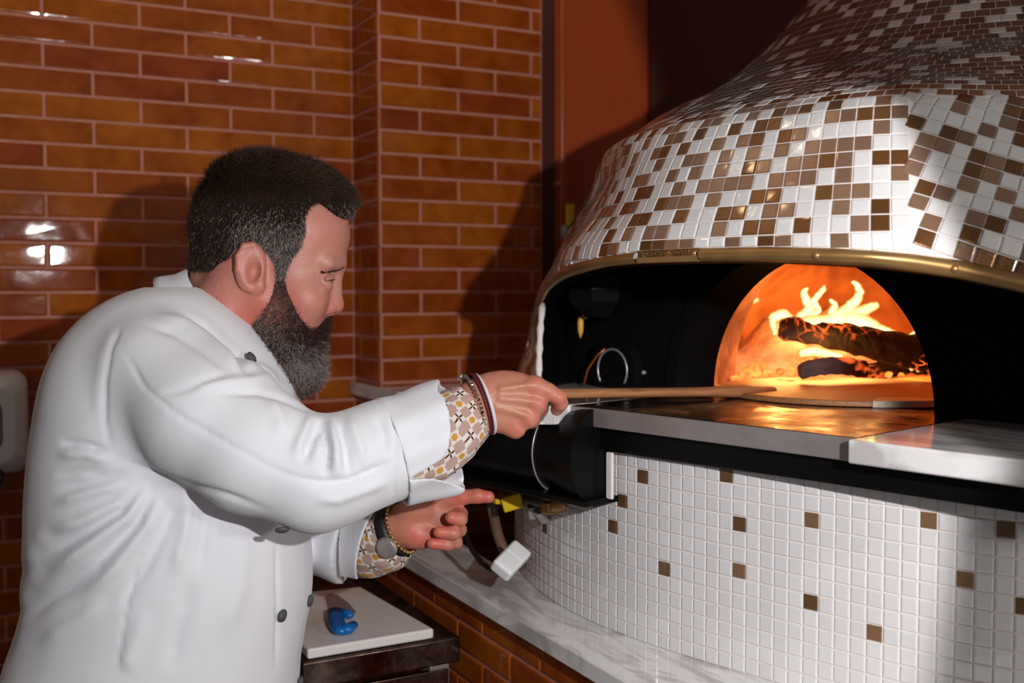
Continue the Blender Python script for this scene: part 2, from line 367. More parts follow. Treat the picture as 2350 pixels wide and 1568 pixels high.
def rim_top(th): return np.interp(th, RTH, RTZ)
RBH = [-31,-27.5,-23.6,-13.5,-4,.4,5.6,11.2,14.4,18.9,21.6,24.4,28.5,33,38]; RBZ = [-.030,-.014,-.0025,.016,.031,.0335,.034,.033,.030,.025,.0185,.011,-.0045,-.025,-.06]
RTH = [-31,-27.5,-21.5,-12.9,-3.9,.4,5.6,11.4,16,18.9,21.6,24.4,28.5,33,38]; RTZ = [-.010,.0035,.0138,.034,.0455,.050,.0508,.050,.0465,.043,.0385,.0316,.0170,-.001,-.03]
def post_th(z): return np.interp(z, [-.17,-.16,-.10,-.04,-.02,.0], [-24.3,-24.4,-25.7,-27.6,-29.8,-31])

# drum
PD = .0205; kk, thk = arc_steps(-.35, PD, -125, 62); off = .0
DZ = [ZM+.02065*i for i in range(14)]
BR = {(-4,11),(-6,9),(-7,7),(3,12),(4,9),(-2,5),(4,6),(9,10),(9,5),(16,11),(20,11),(13,4),(18,8),(21,7),(-17,5)}
SP = {(9,10),(16,11),(18,8),(13,4),(4,6)}
mbD = MB(); cells = []
for i in range(len(kk)-1):
    for j in range(13):
        c = white()
        if (int(kk[i]), j) in BR:
            c = (*lin(150, 120, 92), 1) if (int(kk[i]), j) in SP else (*lin(112, 84, 56), .8)
        cells.append((i, i+1, DZ[j], DZ[j+1], c))
def uvD(u, v):
    # u carries the inset in metres on top of the integer column
    f = np.round(u).astype(int); d = u-f
    return np.interp(f, np.arange(len(thk)), thk)+np.degrees(d/.855), v
# (cells above the black band only left of the box)
cells2 = []
for c in cells:
    cells2.append(c)
mosaic(mbD, cells2, uvD)
tt = np.linspace(-180, 180, 241); zz = np.linspace(ZM-.002, -.19, 8)
mbD.grid(np.array([[surf(t, z)+0 for t in tt] for z in zz]), (0, 0, 0, 0), 1)
obuild(mbD, 'base_drum', [M_MOSAIC, M_WGROUT], recalc=False)

# dome with hood and neck
mbH = MB()
HOOD = {1:[20],2:[-8,-4,-3,0,1,2,3,6,8,9,12,16,17,18,19,20,21],3:[-4,-2,0,1,5,7,8,10,13,14,19,20],4:[-8,-5,-2,-1,2,5,6,8,9,12,14,17,18,19,20,21],5:[-8,-7,-6,-4,-3,0,1,2,4,7,8,11,12,13,16,17,21],
 6:[-9,-6,-3,-2,1,3,4,5,6,8,9,10,12,15,16,18,20],7:[-8,-4,-3,0,2,4,6,7,9,10,11,12,14,15,17,18,19,21],8:[-6,-2,1,2,4,6,8,10,11,12,13,17,19,20,22],9:[-8,-6,-3,-2,0,3,5,6,8,9,14,16,17,18,20,21],
 10:[-9,-8,-5,-2,-1,1,4,6,7,11,12,13,14,15,16,19,20,21],11:[-7,-5,-3,-2,1,2,5,7,8,9,11,14,16,17]}
PC, OC, SH, PR, OR = .0211, .65, .12, .0237, .52
_t = np.arange(-180, 180.1, .25); _Q = surf(_t, np.full(_t.shape, .12)); _A = np.concatenate([[0], np.cumsum(np.linalg.norm(np.diff(_Q, axis=0), axis=1))]); _A -= np.interp(0, _t, _A)
_z = np.linspace(-.24, .262, 1200); _Q = surf(np.full(_z.shape, 8.), _z); _S = np.concatenate([[0], np.cumsum(np.linalg.norm(np.diff(_Q, axis=0), axis=1))]); _S -= np.interp(0, _z, _S)
def uvH(u, v):
    z = np.interp(v, _S, _z); return np.interp(u-SH*z, _A, _t), z
cells = []
for j in range(-9, 12):
    v0, v1 = (j+OR-.5)*PR, (j+OR+.5)*PR
    for k in range(-95, 60):
        u0, u1 = (k+OC-.5)*PC, (k+OC+.5)*PC
        th, zc = uvH(np.array([(u0+u1)/2]), np.array([(v0+v1)/2])); th = float(th[0]); zc = float(zc[0])
        z1 = float(np.interp(v1, _S, _z)); a0 = v0
        if th > -31 and th < 60:
            rt = float(rim_top(min(th, 38)))
            if z1 < rt+.004: continue
            a0 = max(v0, float(np.interp(rt, _z, _S)))
        elif th < -31 and zc < 0:
            if th > float(post_th(zc))-2.6: continue
        if th <= -31 and zc < 0 and th > float(post_th(zc))-2.6: continue
        if k >= -9 and j >= 1: br = k in HOOD.get(j, ())
        else: br = rm.random() < .42
        if k >= 16: continue
        cells.append((u0, u1, a0, v1, gold() if br else white()))
mosaic(mbH, cells, uvH)
AL = math.radians(21); U0 = (15.5+OC)*PC; V0 = float(np.interp(.05, _z, _S)); cells = []; ca_, sa_ = math.cos(AL), math.sin(AL)
def uvR(a, b):   # lattice coordinates -> angle, height
    u = U0+a*ca_+b*sa_; v = V0-a*sa_+b*ca_; z = np.interp(v, _S, _z); return np.interp(u-SH*z, _A, _t), z
PQ = .0222
for i in range(-14, 62):
    for j in range(-40, 40):
        a, b = (i+.5)*PQ, (j+.5)*PQ; u = U0+a*ca_+b*sa_; v = V0-a*sa_+b*ca_
        if u-SH*.12 > 1.05 or v < float(np.interp(-.19, _z, _S)): continue
        zc = float(np.interp(v, _S, _z))
        if v > (11+OR+.45)*PR or u < U0+.10*PQ: continue
        th = float(uvR(np.array([a]), np.array([b]))[0][0])
        if zc < float(rim_top(min(th, 38)))+.004-.2*PQ and th < 60: continue
        cells.append((a-PQ/2, a+PQ/2, b-PQ/2, b+PQ/2, gold() if rm.random() < .56 else white()))
mosaic(mbH, cells, uvR, h=.0026)
# strip beside the mouth, laid in its own rows
st = []
for j in range(9):
    za = -.19+.0203*j; zb = za+.0203
    for q in range(0, 9):
        st.append((q, za, zb))
sc = []
for q, za, zb in st:
    c = gold() if rm.random() < .4 else white()
    t1 = float(post_th((za+zb)/2))-1.0-q*1.37; t0 = t1-1.37
    if zb > -.004: continue
    sc.append((t0, t1, za, zb, c))
def mosaic_deg(mb, cells):
    for t0, t1, z0, z1, c in cells:
        g = math.degrees(.0011/.85); P = []
        for ig, iz, hh in ((g, .0011, -.001), (g, .0011, .0011), (g*1.6, .0018, .0019), (g*2.4, .003, .0022)):
            for a, z in ((t0+ig, z0+iz), (t1-ig, z0+iz), (t1-ig, z1-iz), (t0+ig, z1-iz)): P.append(surf(np.array(a), np.array(z), hh))
        mb.add(P, [(r*4+q, r*4+(q+1) % 4, r*4+4+(q+1) % 4, r*4+4+q) for r in range(3) for q in range(4)]+[(12, 13, 14, 15)], c)
mosaic_deg(mbH, sc)
# neck above the shoulder: each ring of tiles keeps its own count, so the joints step
NZ = z_steps(8., .0212, float(np.interp((11+OR+.5)*PR, _S, _z)), 1.25)
for j in range(len(NZ)-1):
    z0, z1 = NZ[j], NZ[j+1]; zm = (z0+z1)/2; kk2, th2 = arc_steps(zm, .0208, -150, 95)
    for i in range(len(th2)-1):
        if th2[i] > 100: continue
        p = .62 if j < 3 else .80
        col = dark() if rm.random() < p else white()
        if j < 2 and col[3] == .5: col = gold()
        g = math.degrees(.0010/float(rad(th2[i], zm))); P = []
        for s_, iz, hh in ((1, .0011, -.001), (1, .0011, .0011), (1.6, .0018, .0019), (2.4, .003, .0022)):
            dz = iz*(z1-z0)/.0212
            for a, z in ((th2[i]+g*s_, z0+dz), (th2[i+1]-g*s_, z0+dz), (th2[i+1]-g*s_, z1-dz), (th2[i]+g*s_, z1-dz)): P.append(surf(np.array(a), np.array(z), hh))
        mbH.add(P, [(r*4+q, r*4+(q+1) % 4, r*4+4+(q+1) % 4, r*4+4+q) for r in range(3) for q in range(4)]+[(12, 13, 14, 15)], col)
# grout shell (open at the mouth)
tt = np.linspace(-180, 180, 361); P = []
zg = np.concatenate([np.linspace(0, .32, 60), np.linspace(.325, .6, 60), np.linspace(.62, 1.3, 14)])
def low(t):
    if -31 <= t <= 38: return float(np.interp(t, RBH, RBZ))
    return -.19
rows = []
for s_ in zg:
    q = []
    for t in tt:
        z0 = low(t) if -31 <= t <= 38 else (-.19 if t < -31 or t > 38 else 0)
        z = z0+(s_/.32)*(.32-z0) if s_ <= .32 else s_
        q.append(surf(np.array(t), np.array(z)))
    rows.append(q)
mbH.grid(np.array(rows), (0, 0, 0, 0), 1)
# strip of shell between the post edge and -31 degrees below the rim
rows = [[surf(np.array(-31+(float(post_th(z))+31)*s_), np.array(z)) for s_ in np.linspace(0, 1, 5)] for z in np.linspace(-.19, -.012, 14)]
mbH.grid(np.array(rows), (0, 0, 0, 0), 1)
obuild(mbH, 'mosaic_dome', [M_MOSAIC, M_WGROUT], recalc=False)

# brass rim following the mouth
def rimband(t0, t1, out0, out1, n=60, prof='round', zt=0, zbm=0):
    rows = []
    for t in np.linspace(t0, t1, n):
        zt_ = float(rim_top(t))+zt; zb_ = float(np.interp(t, RBH, RBZ))+zbm; row = []
        if prof == 'round': pr = [(-.012, 0), (.002, 0), (.007, .1), (.0105, .3), (.0115, .5), (.0105, .7), (.007, .9), (.002, 1.0), (-.012, 1.0)]
        else: pr = [(-.012, 0), (.009, 0), (.0095, .06), (.0095, .40), (.0085, .46), (.004, .50), (.004, .93), (.009, .96), (.009, 1.0), (-.012, 1.0)]
        for o_, f in pr: row.append(surf(np.array(t), np.array(zb_+(zt_-zb_)*f), o_))
        rows.append(row)
    return np.array(rows)
mb = MB(); mb.grid(rimband(6.15, 38, 0, 0)); mb.grid(rimband(-31, -.15+.0, 0, 0)); rim = obuild(mb, 'brass_rim', M_BRASS, smooth=True)
mb = MB(); P = rimband(.1, 6.0, 0, 0, 24, 'plate'); mb.grid(P); mb.add(P[0], [tuple(range(P.shape[1]))]); mb.add(P[-1], [tuple(range(P.shape[1]))])
plate = obuild(mb, 'name_plate', M_BRASS)
# raised lettering
cu = bpy.data.curves.new('letters', 'FONT'); cu.body = 'ACUNTO IV - NAPOLI'; cu.size = 1; cu.extrude = .05; cu.space_character = 1.15
to = bpy.data.objects.new('lettering', cu); COL.objects.link(to); bpy.context.view_layer.update()
me = bpy.data.meshes.new_from_object(to.evaluated_get(bpy.context.evaluated_depsgraph_get())); bpy.data.objects.remove(to)
co = np.zeros(len(me.vertices)*3); me.vertices.foreach_get('co', co); co = co.reshape(-1, 3)
x0, x1 = co[:, 0].min(), co[:, 0].max(); tx = .85+(co[:, 0]-x0)/(x1-x0)*(5.15-.85)
zb_ = np.interp(tx, RBH, RBZ); zt_ = rim_top(tx); zz = zb_+(zt_-zb_)*(.55+.36*co[:, 1]/.7)
P = surf(tx, zz); R_ = rad(tx, zz); nrm = P-np.array([OV_C[0], OV_C[1], 0])*[1, 1, 0]; nrm[:, 2] = 0; nrm /= np.linalg.norm(nrm, axis=1)[:, None]
P = P+nrm*(.0045+(co[:, 2:3]+.05)*.045)
me.vertices.foreach_set('co', P.ravel()); me.materials.append(M_BRASS)
lt = bpy.data.objects.new('lettering', me); COL.objects.link(lt); lt.parent = plate
for t in (-22.8+3.0, 15.4, 24.1, .62, 5.5):
    mb = MB(); zc = (float(rim_top(t))+float(np.interp(t, RBH, RBZ)))/2+(0.0 if t not in (.62, 5.5) else .002)
    P0 = Vector(surf(np.array(t), np.array(zc), .0105 if t not in (.62, 5.5) else .004)); n_ = Vector((P0.x-OV_C[0], P0.y-OV_C[1], 0)).normalized()
    mb.lathe(P0, [(.0045, -.002), (.0045, .0005), (.0036, .0022), (.0018, .003)], 14, ax=n_)
    rv = mb.build('rivet', M_BRASS, smooth=True); rv.parent = rim if t not in (.62, 5.5) else plate
    rv.matrix_parent_inverse = Matrix.Identity(4)
# black band below the sill
mb = MB(); tb = np.linspace(-24, 66, 80)
mb.grid(np.array([[surf(np.array(t), np.array(z), o_) for t in tb] for z, o_ in ((-.2345, 0), (-.2345, .012), (-.23, .014), (-.180, .014), (-.172, .004))]))
obuild(mb, 'black_band', M_BLACK, smooth=True)

# sill: steel tray between two marble slabs
def lbox(mb, m0, m1, e0, e1, z0, z1, **kw):
    mb.prism([ov(m0, e0, 0)[:2], ov(m1, e0, 0)[:2], ov(m1, e1, 0)[:2], ov(m0, e1, 0)[:2]], z0, z1, **kw)
mb = MB(); lbox(mb, -.873, -.56, -.181, .281, SILL-.0035, SILL); lbox(mb, -.875, -.869, -.181, .281, SILL-.028, SILL-.0005, mi=1)
obuild(mb, 'steel_tray', [M_STEELD, M_STEEL], bevel=.002)
def slab(name, pts):
    mb = MB(); mb.prism([ov(a, b, 0)[:2] for a, b in pts], SILL-.027, SILL+.0005); return obuild(mb, name, M_MARBLE, bevel=.003)
slab('marble_slab', [(-.895, .2825), (-.60, .2825), (-.60, .62), (-.80, .70), (-.90, .62)])
rc = [(-.915+.03*(1-math.sin(a)), -.215-.03*math.cos(a)+.03-.03) for a in np.linspace(0, 1.57, 6)]
slab('marble_slab', [(-.905, -.1825), (-.922, -.20), (-.925, -.235), (-.915, -.27), (-.885, -.31), (-.80, -.40), (-.70, -.47), (-.58, -.47), (-.58, -.1825)])
mb = MB(); lbox(mb, -.86, -.40, -.5, .60, SILL-.06, SILL-.030); obuild(mb, 'sill_base', M_BLACK)

m = NT('sooty_black', rough=1.0, spec=.02); m.set('col', m.mix(m.noise(6, 5), (.0015, .0015, .0018), (.008, .0085, .010))); M_SOOT = m.m
# vestibule: back plate with the arch, side cheeks, hood lining
AM, AE, AR = -.612, .022, .222
def arch_pt(a, r=1.0): return (AE-AR*r*math.cos(a), SILL+AR*1.02*r*math.sin(a))
mb = MB(); N = 40; inner = []; outer = []
for i in range(N+1):
    a = math.pi*i/N; e, z = arch_pt(a); inner.append(ov(AM, e, z))
    ca, sa = -math.cos(a), math.sin(a); s_ = min(.47/max(abs(ca), 1e-6), .40/max(sa, 1e-6)); zz_ = SILL+sa*s_; ee_ = AE+ca*s_
    em_ = math.sqrt(max(.01, (float(rad(34, zz_))-.035)**2-.612**2)); outer.append(ov(AM, max(-em_, min(em_, ee_)), zz_))
n = len(inner); mb.add(inner+outer, [(i, i+1, n+i+1, n+i) for i in range(n-1)])
# arch tunnel
rows = [[ov(m_, *arch_pt(math.pi*i/N)) for i in range(N+1)] for m_ in (AM-.004, AM+.05, AM+.10)]
mb.grid(np.array(rows))
rows = [[ov(AM-o_, *arch_pt(math.pi*i/N, r_)) for i in range(N+1)] for o_, r_ in ((.0, 1.12), (.004, 1.10), (.004, 1.0))]
mb.grid(np.array(rows))
obuild(mb, 'arch_plate', M_SOOT, recalc=False)
mb = MB(); rows = []
for z in np.linspace(SILL, .02, 12):
    t = float(post_th(z)); p0 = surf(np.array(t), np.array(z)); q = ov(-.66, -.425, z); q2 = ov(-.612, -.44, z)
    rows.append([p0, (p0+np.array(q))/2, q, q2])
mb.grid(np.array(rows)); obuild(mb, 'side_cheek', M_BLACK, recalc=False)
mb = MB(); rows = [[surf(np.array(38.), np.array(z)), ov(-.66, .48, z), ov(AM, .40, z)] for z in np.linspace(SILL, .05, 6)]
mb.grid(np.array(rows))
obuild(mb, 'side_cheek', M_BLACK, recalc=False)
# lining: from the rim edge back and up into the flue
mb = MB(); rows = []
for t in np.linspace(-31, 38, 60):
    zb = float(np.interp(t, RBH, RBZ)); row = [surf(np.array(t), np.array(zb), .001), surf(np.array(t), np.array(zb-.002), -.02)]
    p = surf(np.array(t), np.array(zb+.012), -.035); row.append(p)
    for z in (.06, .12, .18, .24, .30, .36, .45):
        row.append(surf(np.array(t), np.array(z), -.04))
    rows.append(row)
mb.grid(np.array(rows)); obuild(mb, 'hood_lining', M_SOOT, smooth=True, recalc=False)
# burner niche in the left part of the back plate, its ring and the lead of copper wire
mb = MB(); mb.lathe(ov(-.640, -.318, SILL+.034), [(.052, 0), (.052, .02), (.03, .021)], 28, ax=(*EM, 0))
obuild(mb, 'burner_cap', M_SOOT)
mb = MB(); ring = [ov(-.640, -.318+.034*math.sin(a), SILL+.032+.036*math.cos(a)) for a in np.linspace(-2.2, 2.2, 24)]; mb.tube(ring, .0022, 8, col=(*lin(150, 155, 165), 0)); obuild(mb, 'clamp_ring', M_STEEL, smooth=True)
mb = MB(); mb.tube([ov(-.645, -.382, SILL+.002), ov(-.645, -.372, SILL+.03), ov(-.645, -.350, SILL+.055), ov(-.64, -.335, SILL+.068)], .0022, 8); obuild(mb, 'copper_wire', M_simple('copper', lin(170, 92, 48), .4, .6), smooth=True)
for e, z in ((-.375, .058), (-.263, .03), (-.40, .12)):
    mb = MB(); mb.lathe(ov(-.622, e, SILL+z), [(.004, -.004), (.004, .002), (.002, .004)], 10, ax=(-EM[0], -EM[1], 0)); obuild(mb, 'bolt', M_STEEL, smooth=True)
# duct box hanging under the hood at its far side
mb = MB(); mb.lathe(ov(-.69, -.30, -.045), [(.030, 0), (.055, .025), (.060, .045), (.060, .07)], 8); obuild(mb, 'vent_duct', M_BLACK)
mb = MB(); mb.lathe(ov(-.70, -.335, -.082), [(.001, 0), (.005, .012), (.0055, .028), (.003, .036)], 12); obuild(mb, 'pilot_tip', M_simple('amber_plastic', lin(214, 160, 70), .4), smooth=True)

# fire chamber
mb = MB(); rows = []; CR = .60
for i in range(20):
    a = math.pi/2*i/19; row = []
    for j in range(73):
        b = 2*math.pi*j/72; r = CR*math.cos(a); row.append(ov(-r*math.cos(b)*.85+.02, r*math.sin(b), SILL-.002+.36*math.sin(a)))
    rows.append(row)
v = np.array(rows); fs = []
mbc = MB(); a_, b_ = v.shape[:2]; flat = [tuple(p) for p in v.reshape(-1, 3)]
for i in range(a_-1):
    for j in range(b_-1):
        c = np.mean([v[i, j], v[i, j+1], v[i+1, j+1], v[i+1, j]], axis=0); d = (c[0]-OV_C[0])*EM[0]+(c[1]-OV_C[1])*EM[1]; e = (c[0]-OV_C[0])*EE[0]+(c[1]-OV_C[1])*EE[1]
        if d < -.2 and ((e-AE)/.30)**2+((c[2]-SILL)/.30)**2 < 1: continue
        fs.append((i*b_+j, i*b_+j+1, (i+1)*b_+j+1, (i+1)*b_+j))
mbc.add(flat, fs)
# throat joining tunnel to chamber
mbc.grid(np.array([[ov(m_, *arch_pt(math.pi*i/N, r_)) for i in range(N+1)] for m_, r_ in ((AM+.098, 1.0), (AM+.102, 1.12), (-.44, 1.2), (-.38, 1.25))]))
obuild(mbc, 'fire_chamber', M_FIREBRICK, smooth=True, recalc=False)
mb = MB(); lbox(mb, -.60, .56, -.60, .60, SILL-.03, SILL-.0045); obuild(mb, 'oven_floor', M_FIREBRICK)

# burner housing: black half cylinder under the far end of the sill
mb = MB(); rows = []
for e in np.linspace(-.45, -.135, 14):
    row = []; r = .062 if e < -.2 else .062+.012*math.sin((e+.2)/.065*1.57)
    for a in np.linspace(-1.35, 1.5, 14):
        row.append(ov(-.858-r*math.cos(a)*.85, e, -.243+r*math.sin(a)))
    row.append(ov(-.70, e, -.185)); row.insert(0, ov(-.70, e, -.303)); rows.append(row)
R = np.array(rows); mb.grid(R); mb.add(R[0], [tuple(range(R.shape[1]))]); mb.add(R[-1], [tuple(range(R.shape[1]))])
lbox(mb, -.905, -.70, -.45, -.12, -.309, -.300)
bh = obuild(mb, 'burner_housing', M_BLACK, smooth=False, bevel=.002)
mb = MB(); mb.tube([ov(-.858-.0635*math.cos(a)*.85, -.225+.02*math.sin(a*.8)*0, -.243+.0635*math.sin(a)) for a in np.linspace(-1.3, 1.0, 16)], .0016, 6); r_ = mb.build('weld_seam', M_STEEL, smooth=True); r_.parent = bh; r_.matrix_parent_inverse = Matrix.Identity(4)

mb = MB(); mb.lathe(ov(0, 0, .64), [(.22, 0), (.46, 0), (.46, .70), (.2, .70)], 48); obuild(mb, 'shadow_drum', M_PAINT, smooth=False, bevel=.01)  # unseen drum added above the view to throw shade on the wall

mb = MB(); mb.tube([Vector(surf(np.array(float(post_th(z))-.15), np.array(z), .001)) for z in np.linspace(-.166, -.022, 14)], [.0055+.0012*math.sin(i*2.3) for i in range(14)], 8); obuild(mb, 'grout_edge', M_WGROUT, smooth=True)
mb = MB(); mb.box(ov(-.858, -.118, -.268), (.003, .006, .034), ax=(tuple((*EM, 0)), tuple((*EE, 0)), (0, 0, 1))); obuild(mb, 'grout_edge', M_WGROUT, bevel=.002)

# ---------------------------------------------------------------- fire
def at(x, y, D):
    """the room point seen at photo pixel (x, y), D metres in front of the camera"""
    return (_F+_R2*((x-1175)/FPX)-_U2*((y-784)/FPX))*D
m = NT('charred_wood', rough=.9)
cn = m.noise(38, 3, dist=.4); geo = m.n('ShaderNodeTexCoord', 3); mp = m.n('ShaderNodeMapping', i_Vector=geo, i_Scale=(1, 1, 1))
crack = m.n('ShaderNodeTexVoronoi', 0, feature='DISTANCE_TO_EDGE', i_Vector=m.mix(.06, geo, m.noise(20, 3, out=1)), i_Scale=44)
hot = m.math('MULTIPLY', m.ramp(crack, [(.0, (1, 1, 1)), (.10, (0, 0, 0))]), m.ramp(m.noise(13, 4), [(.50, (0, 0, 0)), (.68, (1, 1, 1))]))
m.set('col', m.mix(cn, (.006, .004, .004), (.05, .035, .03))); m.set('em', (1.0, .13, .02)); m.set('es', m.math('MULTIPLY', hot, 3.0)); m.bump(m.math('ADD', crack, cn), .9, .006); M_CHAR = m.m
m = NT('ash_wood', rough=.95); m.set('col', m.mix(m.noise(30, 5), (.03, .022, .022), (.16, .11, .10)))
h2 = m.ramp(m.noise(24, 3), [(.6, (0, 0, 0)), (.72, (1, 1, 1))]); m.set('em', (1, .12, .02)); m.set('es', m.math('MULTIPLY', h2, 2.0)); m.bump(m.noise(60, 5), .8, .004); M_ASH = m.m
m = NT('ember', rough=.9, col=(.05, .02, .01), em=(1, .22, .04)); m.set('es', m.math('MULTIPLY', m.ramp(m.noise(40, 4), [(.35, (0, 0, 0)), (.65, (1, 1, 1))]), 3.0)); M_EMBER = m.m
def log_mesh(name, p0, p1, r0, r1, mat, seed, label, n=26, k=20, flat=1.0):
    rnd = random.Random(seed); p0, p1 = Vector(p0), Vector(p1); t = (p1-p0).normalized(); sd = t.cross(Vector((0, 0, 1))).normalized(); up = sd.cross(t)
    ph = [rnd.uniform(0, 6.28) for _ in range(6)]; rows = []
    for i in range(n):
        f = i/(n-1); c = p0.lerp(p1, f)+up*(.006*math.sin(f*4+ph[0])); r = r0+(r1-r0)*f; row = []
        for j in range(k):
            a = 6.2832*j/k; q = r*(1+.10*math.sin(3*a+ph[1])+.06*math.sin(5*a+ph[2]+f*3)+rnd.uniform(-.05, .05)+.05*math.sin(f*40+ph[3]+a))
            e = 1 if 0 < i < n-1 else .75
            row.append(c+(sd*math.cos(a)+up*math.sin(a)*flat)*q*e)
        rows.append(row)
    mb = MB(); mb.grid(np.array([[tuple(q) for q in r] for r in rows]), close=True)
    mb.add([tuple(q) for q in rows[0]], [tuple(range(k))]); mb.add([tuple(q) for q in rows[-1]], [tuple(range(k))])
    o = mb.build(name, mat, smooth=True); return tag(o, label, 'log', 'burning logs in the oven')
log_mesh('firewood_log', at(1788, 757, 1.93), at(2140, 805, 1.84), .022, .030, M_CHAR, 1, 'long charred log glowing along its cracks under the flames in the oven')
log_mesh('firewood_log', at(1834, 849, 1.80), at(1990, 842, 1.80), .0145, .0145, M_ASH, 2, 'short ash-grey log lying on the oven floor below the long log')
log_mesh('firewood_log', at(1975, 850, 1.95), at(2125, 838, 1.95), .018, .022, M_CHAR, 6, 'dark burnt log stump low at the right side of the fire')
rnd = random.Random(8)
mbk = MB()
for x, y, D, r in ((1790, 853, 1.9, .008), (1814, 852, 1.88, .009), (1735, 848, 2.02, .017), (1712, 862, 2.0, .014), (1688, 872, 1.92, .010), (1762, 860, 1.98, .010), (1668, 856, 2.0, .014), (1842, 818, 1.98, .015), (1876, 812, 1.97, .018), (1912, 820, 1.97, .014), (1945, 826, 1.96, .012), (2040, 860, 1.92, .007), (2068, 862, 1.9, .006)):
    n = 10; rows = []
    for i in range(7):
        a = math.pi*i/6; rows.append([tuple(at(x, y, D)+Vector((math.sin(a)*math.cos(b), math.sin(a)*math.sin(b), math.cos(a)*.8))*r*rnd.uniform(.75, 1.15)) for b in [6.283*j/n for j in range(n)]])
    mbk.grid(np.array(rows), close=True)
o = mbk.build('ember_coals', M_EMBER, smooth=True); tag(o, 'scattered glowing orange coals lying around the logs in the oven', 'embers', kind='stuff')
# heap of ash and embers at the far left of the chamber
mb = MB(); G = []
for i in range(26):
    row = []
    for j in range(26):
        u, v = i/25*2-1, j/25*2-1; hgt = max(0, 1-u*u-v*v)**.7
        row.append(ov(.0+.26*u, -.33+.21*v, SILL-.004+hgt*(.10+.035*math.sin(u*9+v*7)+rnd.uniform(-.012, .012))))
    G.append(row)
mb.grid(np.array(G)); m = NT('ember_bed', rough=.95)
e1 = m.ramp(m.noise(16, 6, dist=.6, rough=.65), [(.38, (0, 0, 0)), (.50, (.25, .25, .25)), (.66, (1, 1, 1))])
m.set('col', m.mix(m.noise(30, 4), (.05, .03, .03), (.25, .17, .17))); m.set('em', m.mix(m.noise(12, 3), (1, .10, .02), (1, .30, .05))); m.set('es', m.math('MULTIPLY', e1, .9)); m.bump(m.noise(50, 5), .8, .006)
o = mb.build('ember_bed', m.m, smooth=True); tag(o, 'glowing bed of ash and embers heaped beside the burning logs', 'embers', kind='stuff')

m = NT('flame'); t_ = m.t; t_.nodes.remove(m.b)
lw = m.n('ShaderNodeLayerWeight', 1, i_Blend=.5)
core = m.ramp(lw, [(.0, (1, .82, .42)), (.35, (1, .62, .17)), (.75, (1, .26, .03))])
st = m.ramp(lw, [(.0, (1, 1, 1)), (.5, (.55, .55, .55)), (1, (.25, .25, .25))])
em = m.n('ShaderNodeEmission', i_Color=core, i_Strength=m.math('MULTIPLY', st, 2.2)); tr = m.n('ShaderNodeBsdfTransparent')
fac = m.ramp(lw, [(.0, (.88, .88, .88)), (.55, (.7, .7, .7)), (.95, (0, 0, 0))])
mx = t_.nodes.new('ShaderNodeMixShader'); t_.links.new(fac, mx.inputs[0]); t_.links.new(tr, mx.inputs[1]); t_.links.new(em, mx.inputs[2]); t_.links.new(mx.outputs[0], m.out.inputs[0]); M_FLAME = m.m
def flame(paths, lab):
    """paths: lists of (px, py, D, radius px)"""
    mb = MB()
    for path in paths:
        P = []; R = []; n = 22; A = np.array(path, float); s = np.linspace(0, len(A)-1, n); rr = random.Random(int(A[0, 0]))
        for q in s:
            i = min(int(q), len(A)-2); f = q-i; f = f*f*(3-2*f)*.5+f*.5; v = A[i]*(1-f)+A[i+1]*f
            P.append(at(v[0]+rr.uniform(-1.5, 1.5), v[1], v[2])); R.append(max(.0004, v[3]*v[2]/FPX*(1+rr.uniform(-.08, .08))))
        mb.tube(P, R, 14)
    o = mb.build('flame', M_FLAME, smooth=True); return tag(o, lab, 'flame', 'flames of the oven fire')
flame([[(1772, 752, 1.93, 4), (1775, 730, 1.93, 13), (1795, 722, 1.93, 15), (1812, 732, 1.93, 13), (1828, 742, 1.93, 5)],
       [(1815, 745, 1.93, 6), (1840, 728, 1.93, 16), (1862, 708, 1.93, 13), (1850, 690, 1.93, 11), (1845, 672, 1.93, 9), (1852, 660, 1.93, 4)],
       [(1850, 735, 1.92, 10), (1880, 712, 1.92, 8), (1866, 694, 1.92, 8), (1878, 678, 1.92, 8), (1890, 664, 1.92, 7), (1892, 656, 1.92, 3)],
       [(1825, 742, 1.91, 12), (1880, 742, 1.90, 20), (1930, 738, 1.90, 27), (1975, 740, 1.89, 24), (2010, 752, 1.88, 16), (2040, 762, 1.87, 6)],
       [(1880, 745, 1.90, 10), (1925, 728, 1.90, 22), (1965, 722, 1.90, 18), (2000, 705, 1.90, 12), (2015, 700, 1.90, 8)],
       [(1930, 722, 1.9, 16), (1950, 704, 1.9, 14), (1966, 690, 1.9, 13), (1974, 672, 1.9, 10), (1968, 655, 1.9, 8), (1955, 646, 1.9, 4)],
       [(1905, 735, 1.9, 12), (1912, 712, 1.9, 10), (1918, 700, 1.9, 8), (1904, 688, 1.9, 4)],
       [(1990, 755, 1.88, 14), (2025, 758, 1.87, 13), (2050, 766, 1.86, 9), (2085, 775, 1.85, 6), (2100, 760, 1.85, 3)]],
      'large branching yellow-white flame burning over the long charred log')
flame([[(1777, 742, 1.93, 5), (1776, 757, 1.93, 5), (1780, 768, 1.93, 4)], [(1788, 745, 1.92, 5), (1794, 762, 1.92, 7), (1798, 776, 1.92, 5)]], 'small bright flame licking down the tip of the long log')
flame([[(1700, 712, 2.1, 2), (1712, 700, 2.1, 7), (1728, 690, 2.1, 8), (1742, 688, 2.1, 5)]], 'lone pale flame high against the left wall of the oven arch')
flame([[(2090, 848, 1.86, 6), (2096, 836, 1.86, 5), (2099, 820, 1.86, 3)], [(2105, 850, 1.86, 6), (2110, 832, 1.86, 5), (2112, 812, 1.86, 3)]], 'pair of thin orange flames beside the right jamb of the arch')
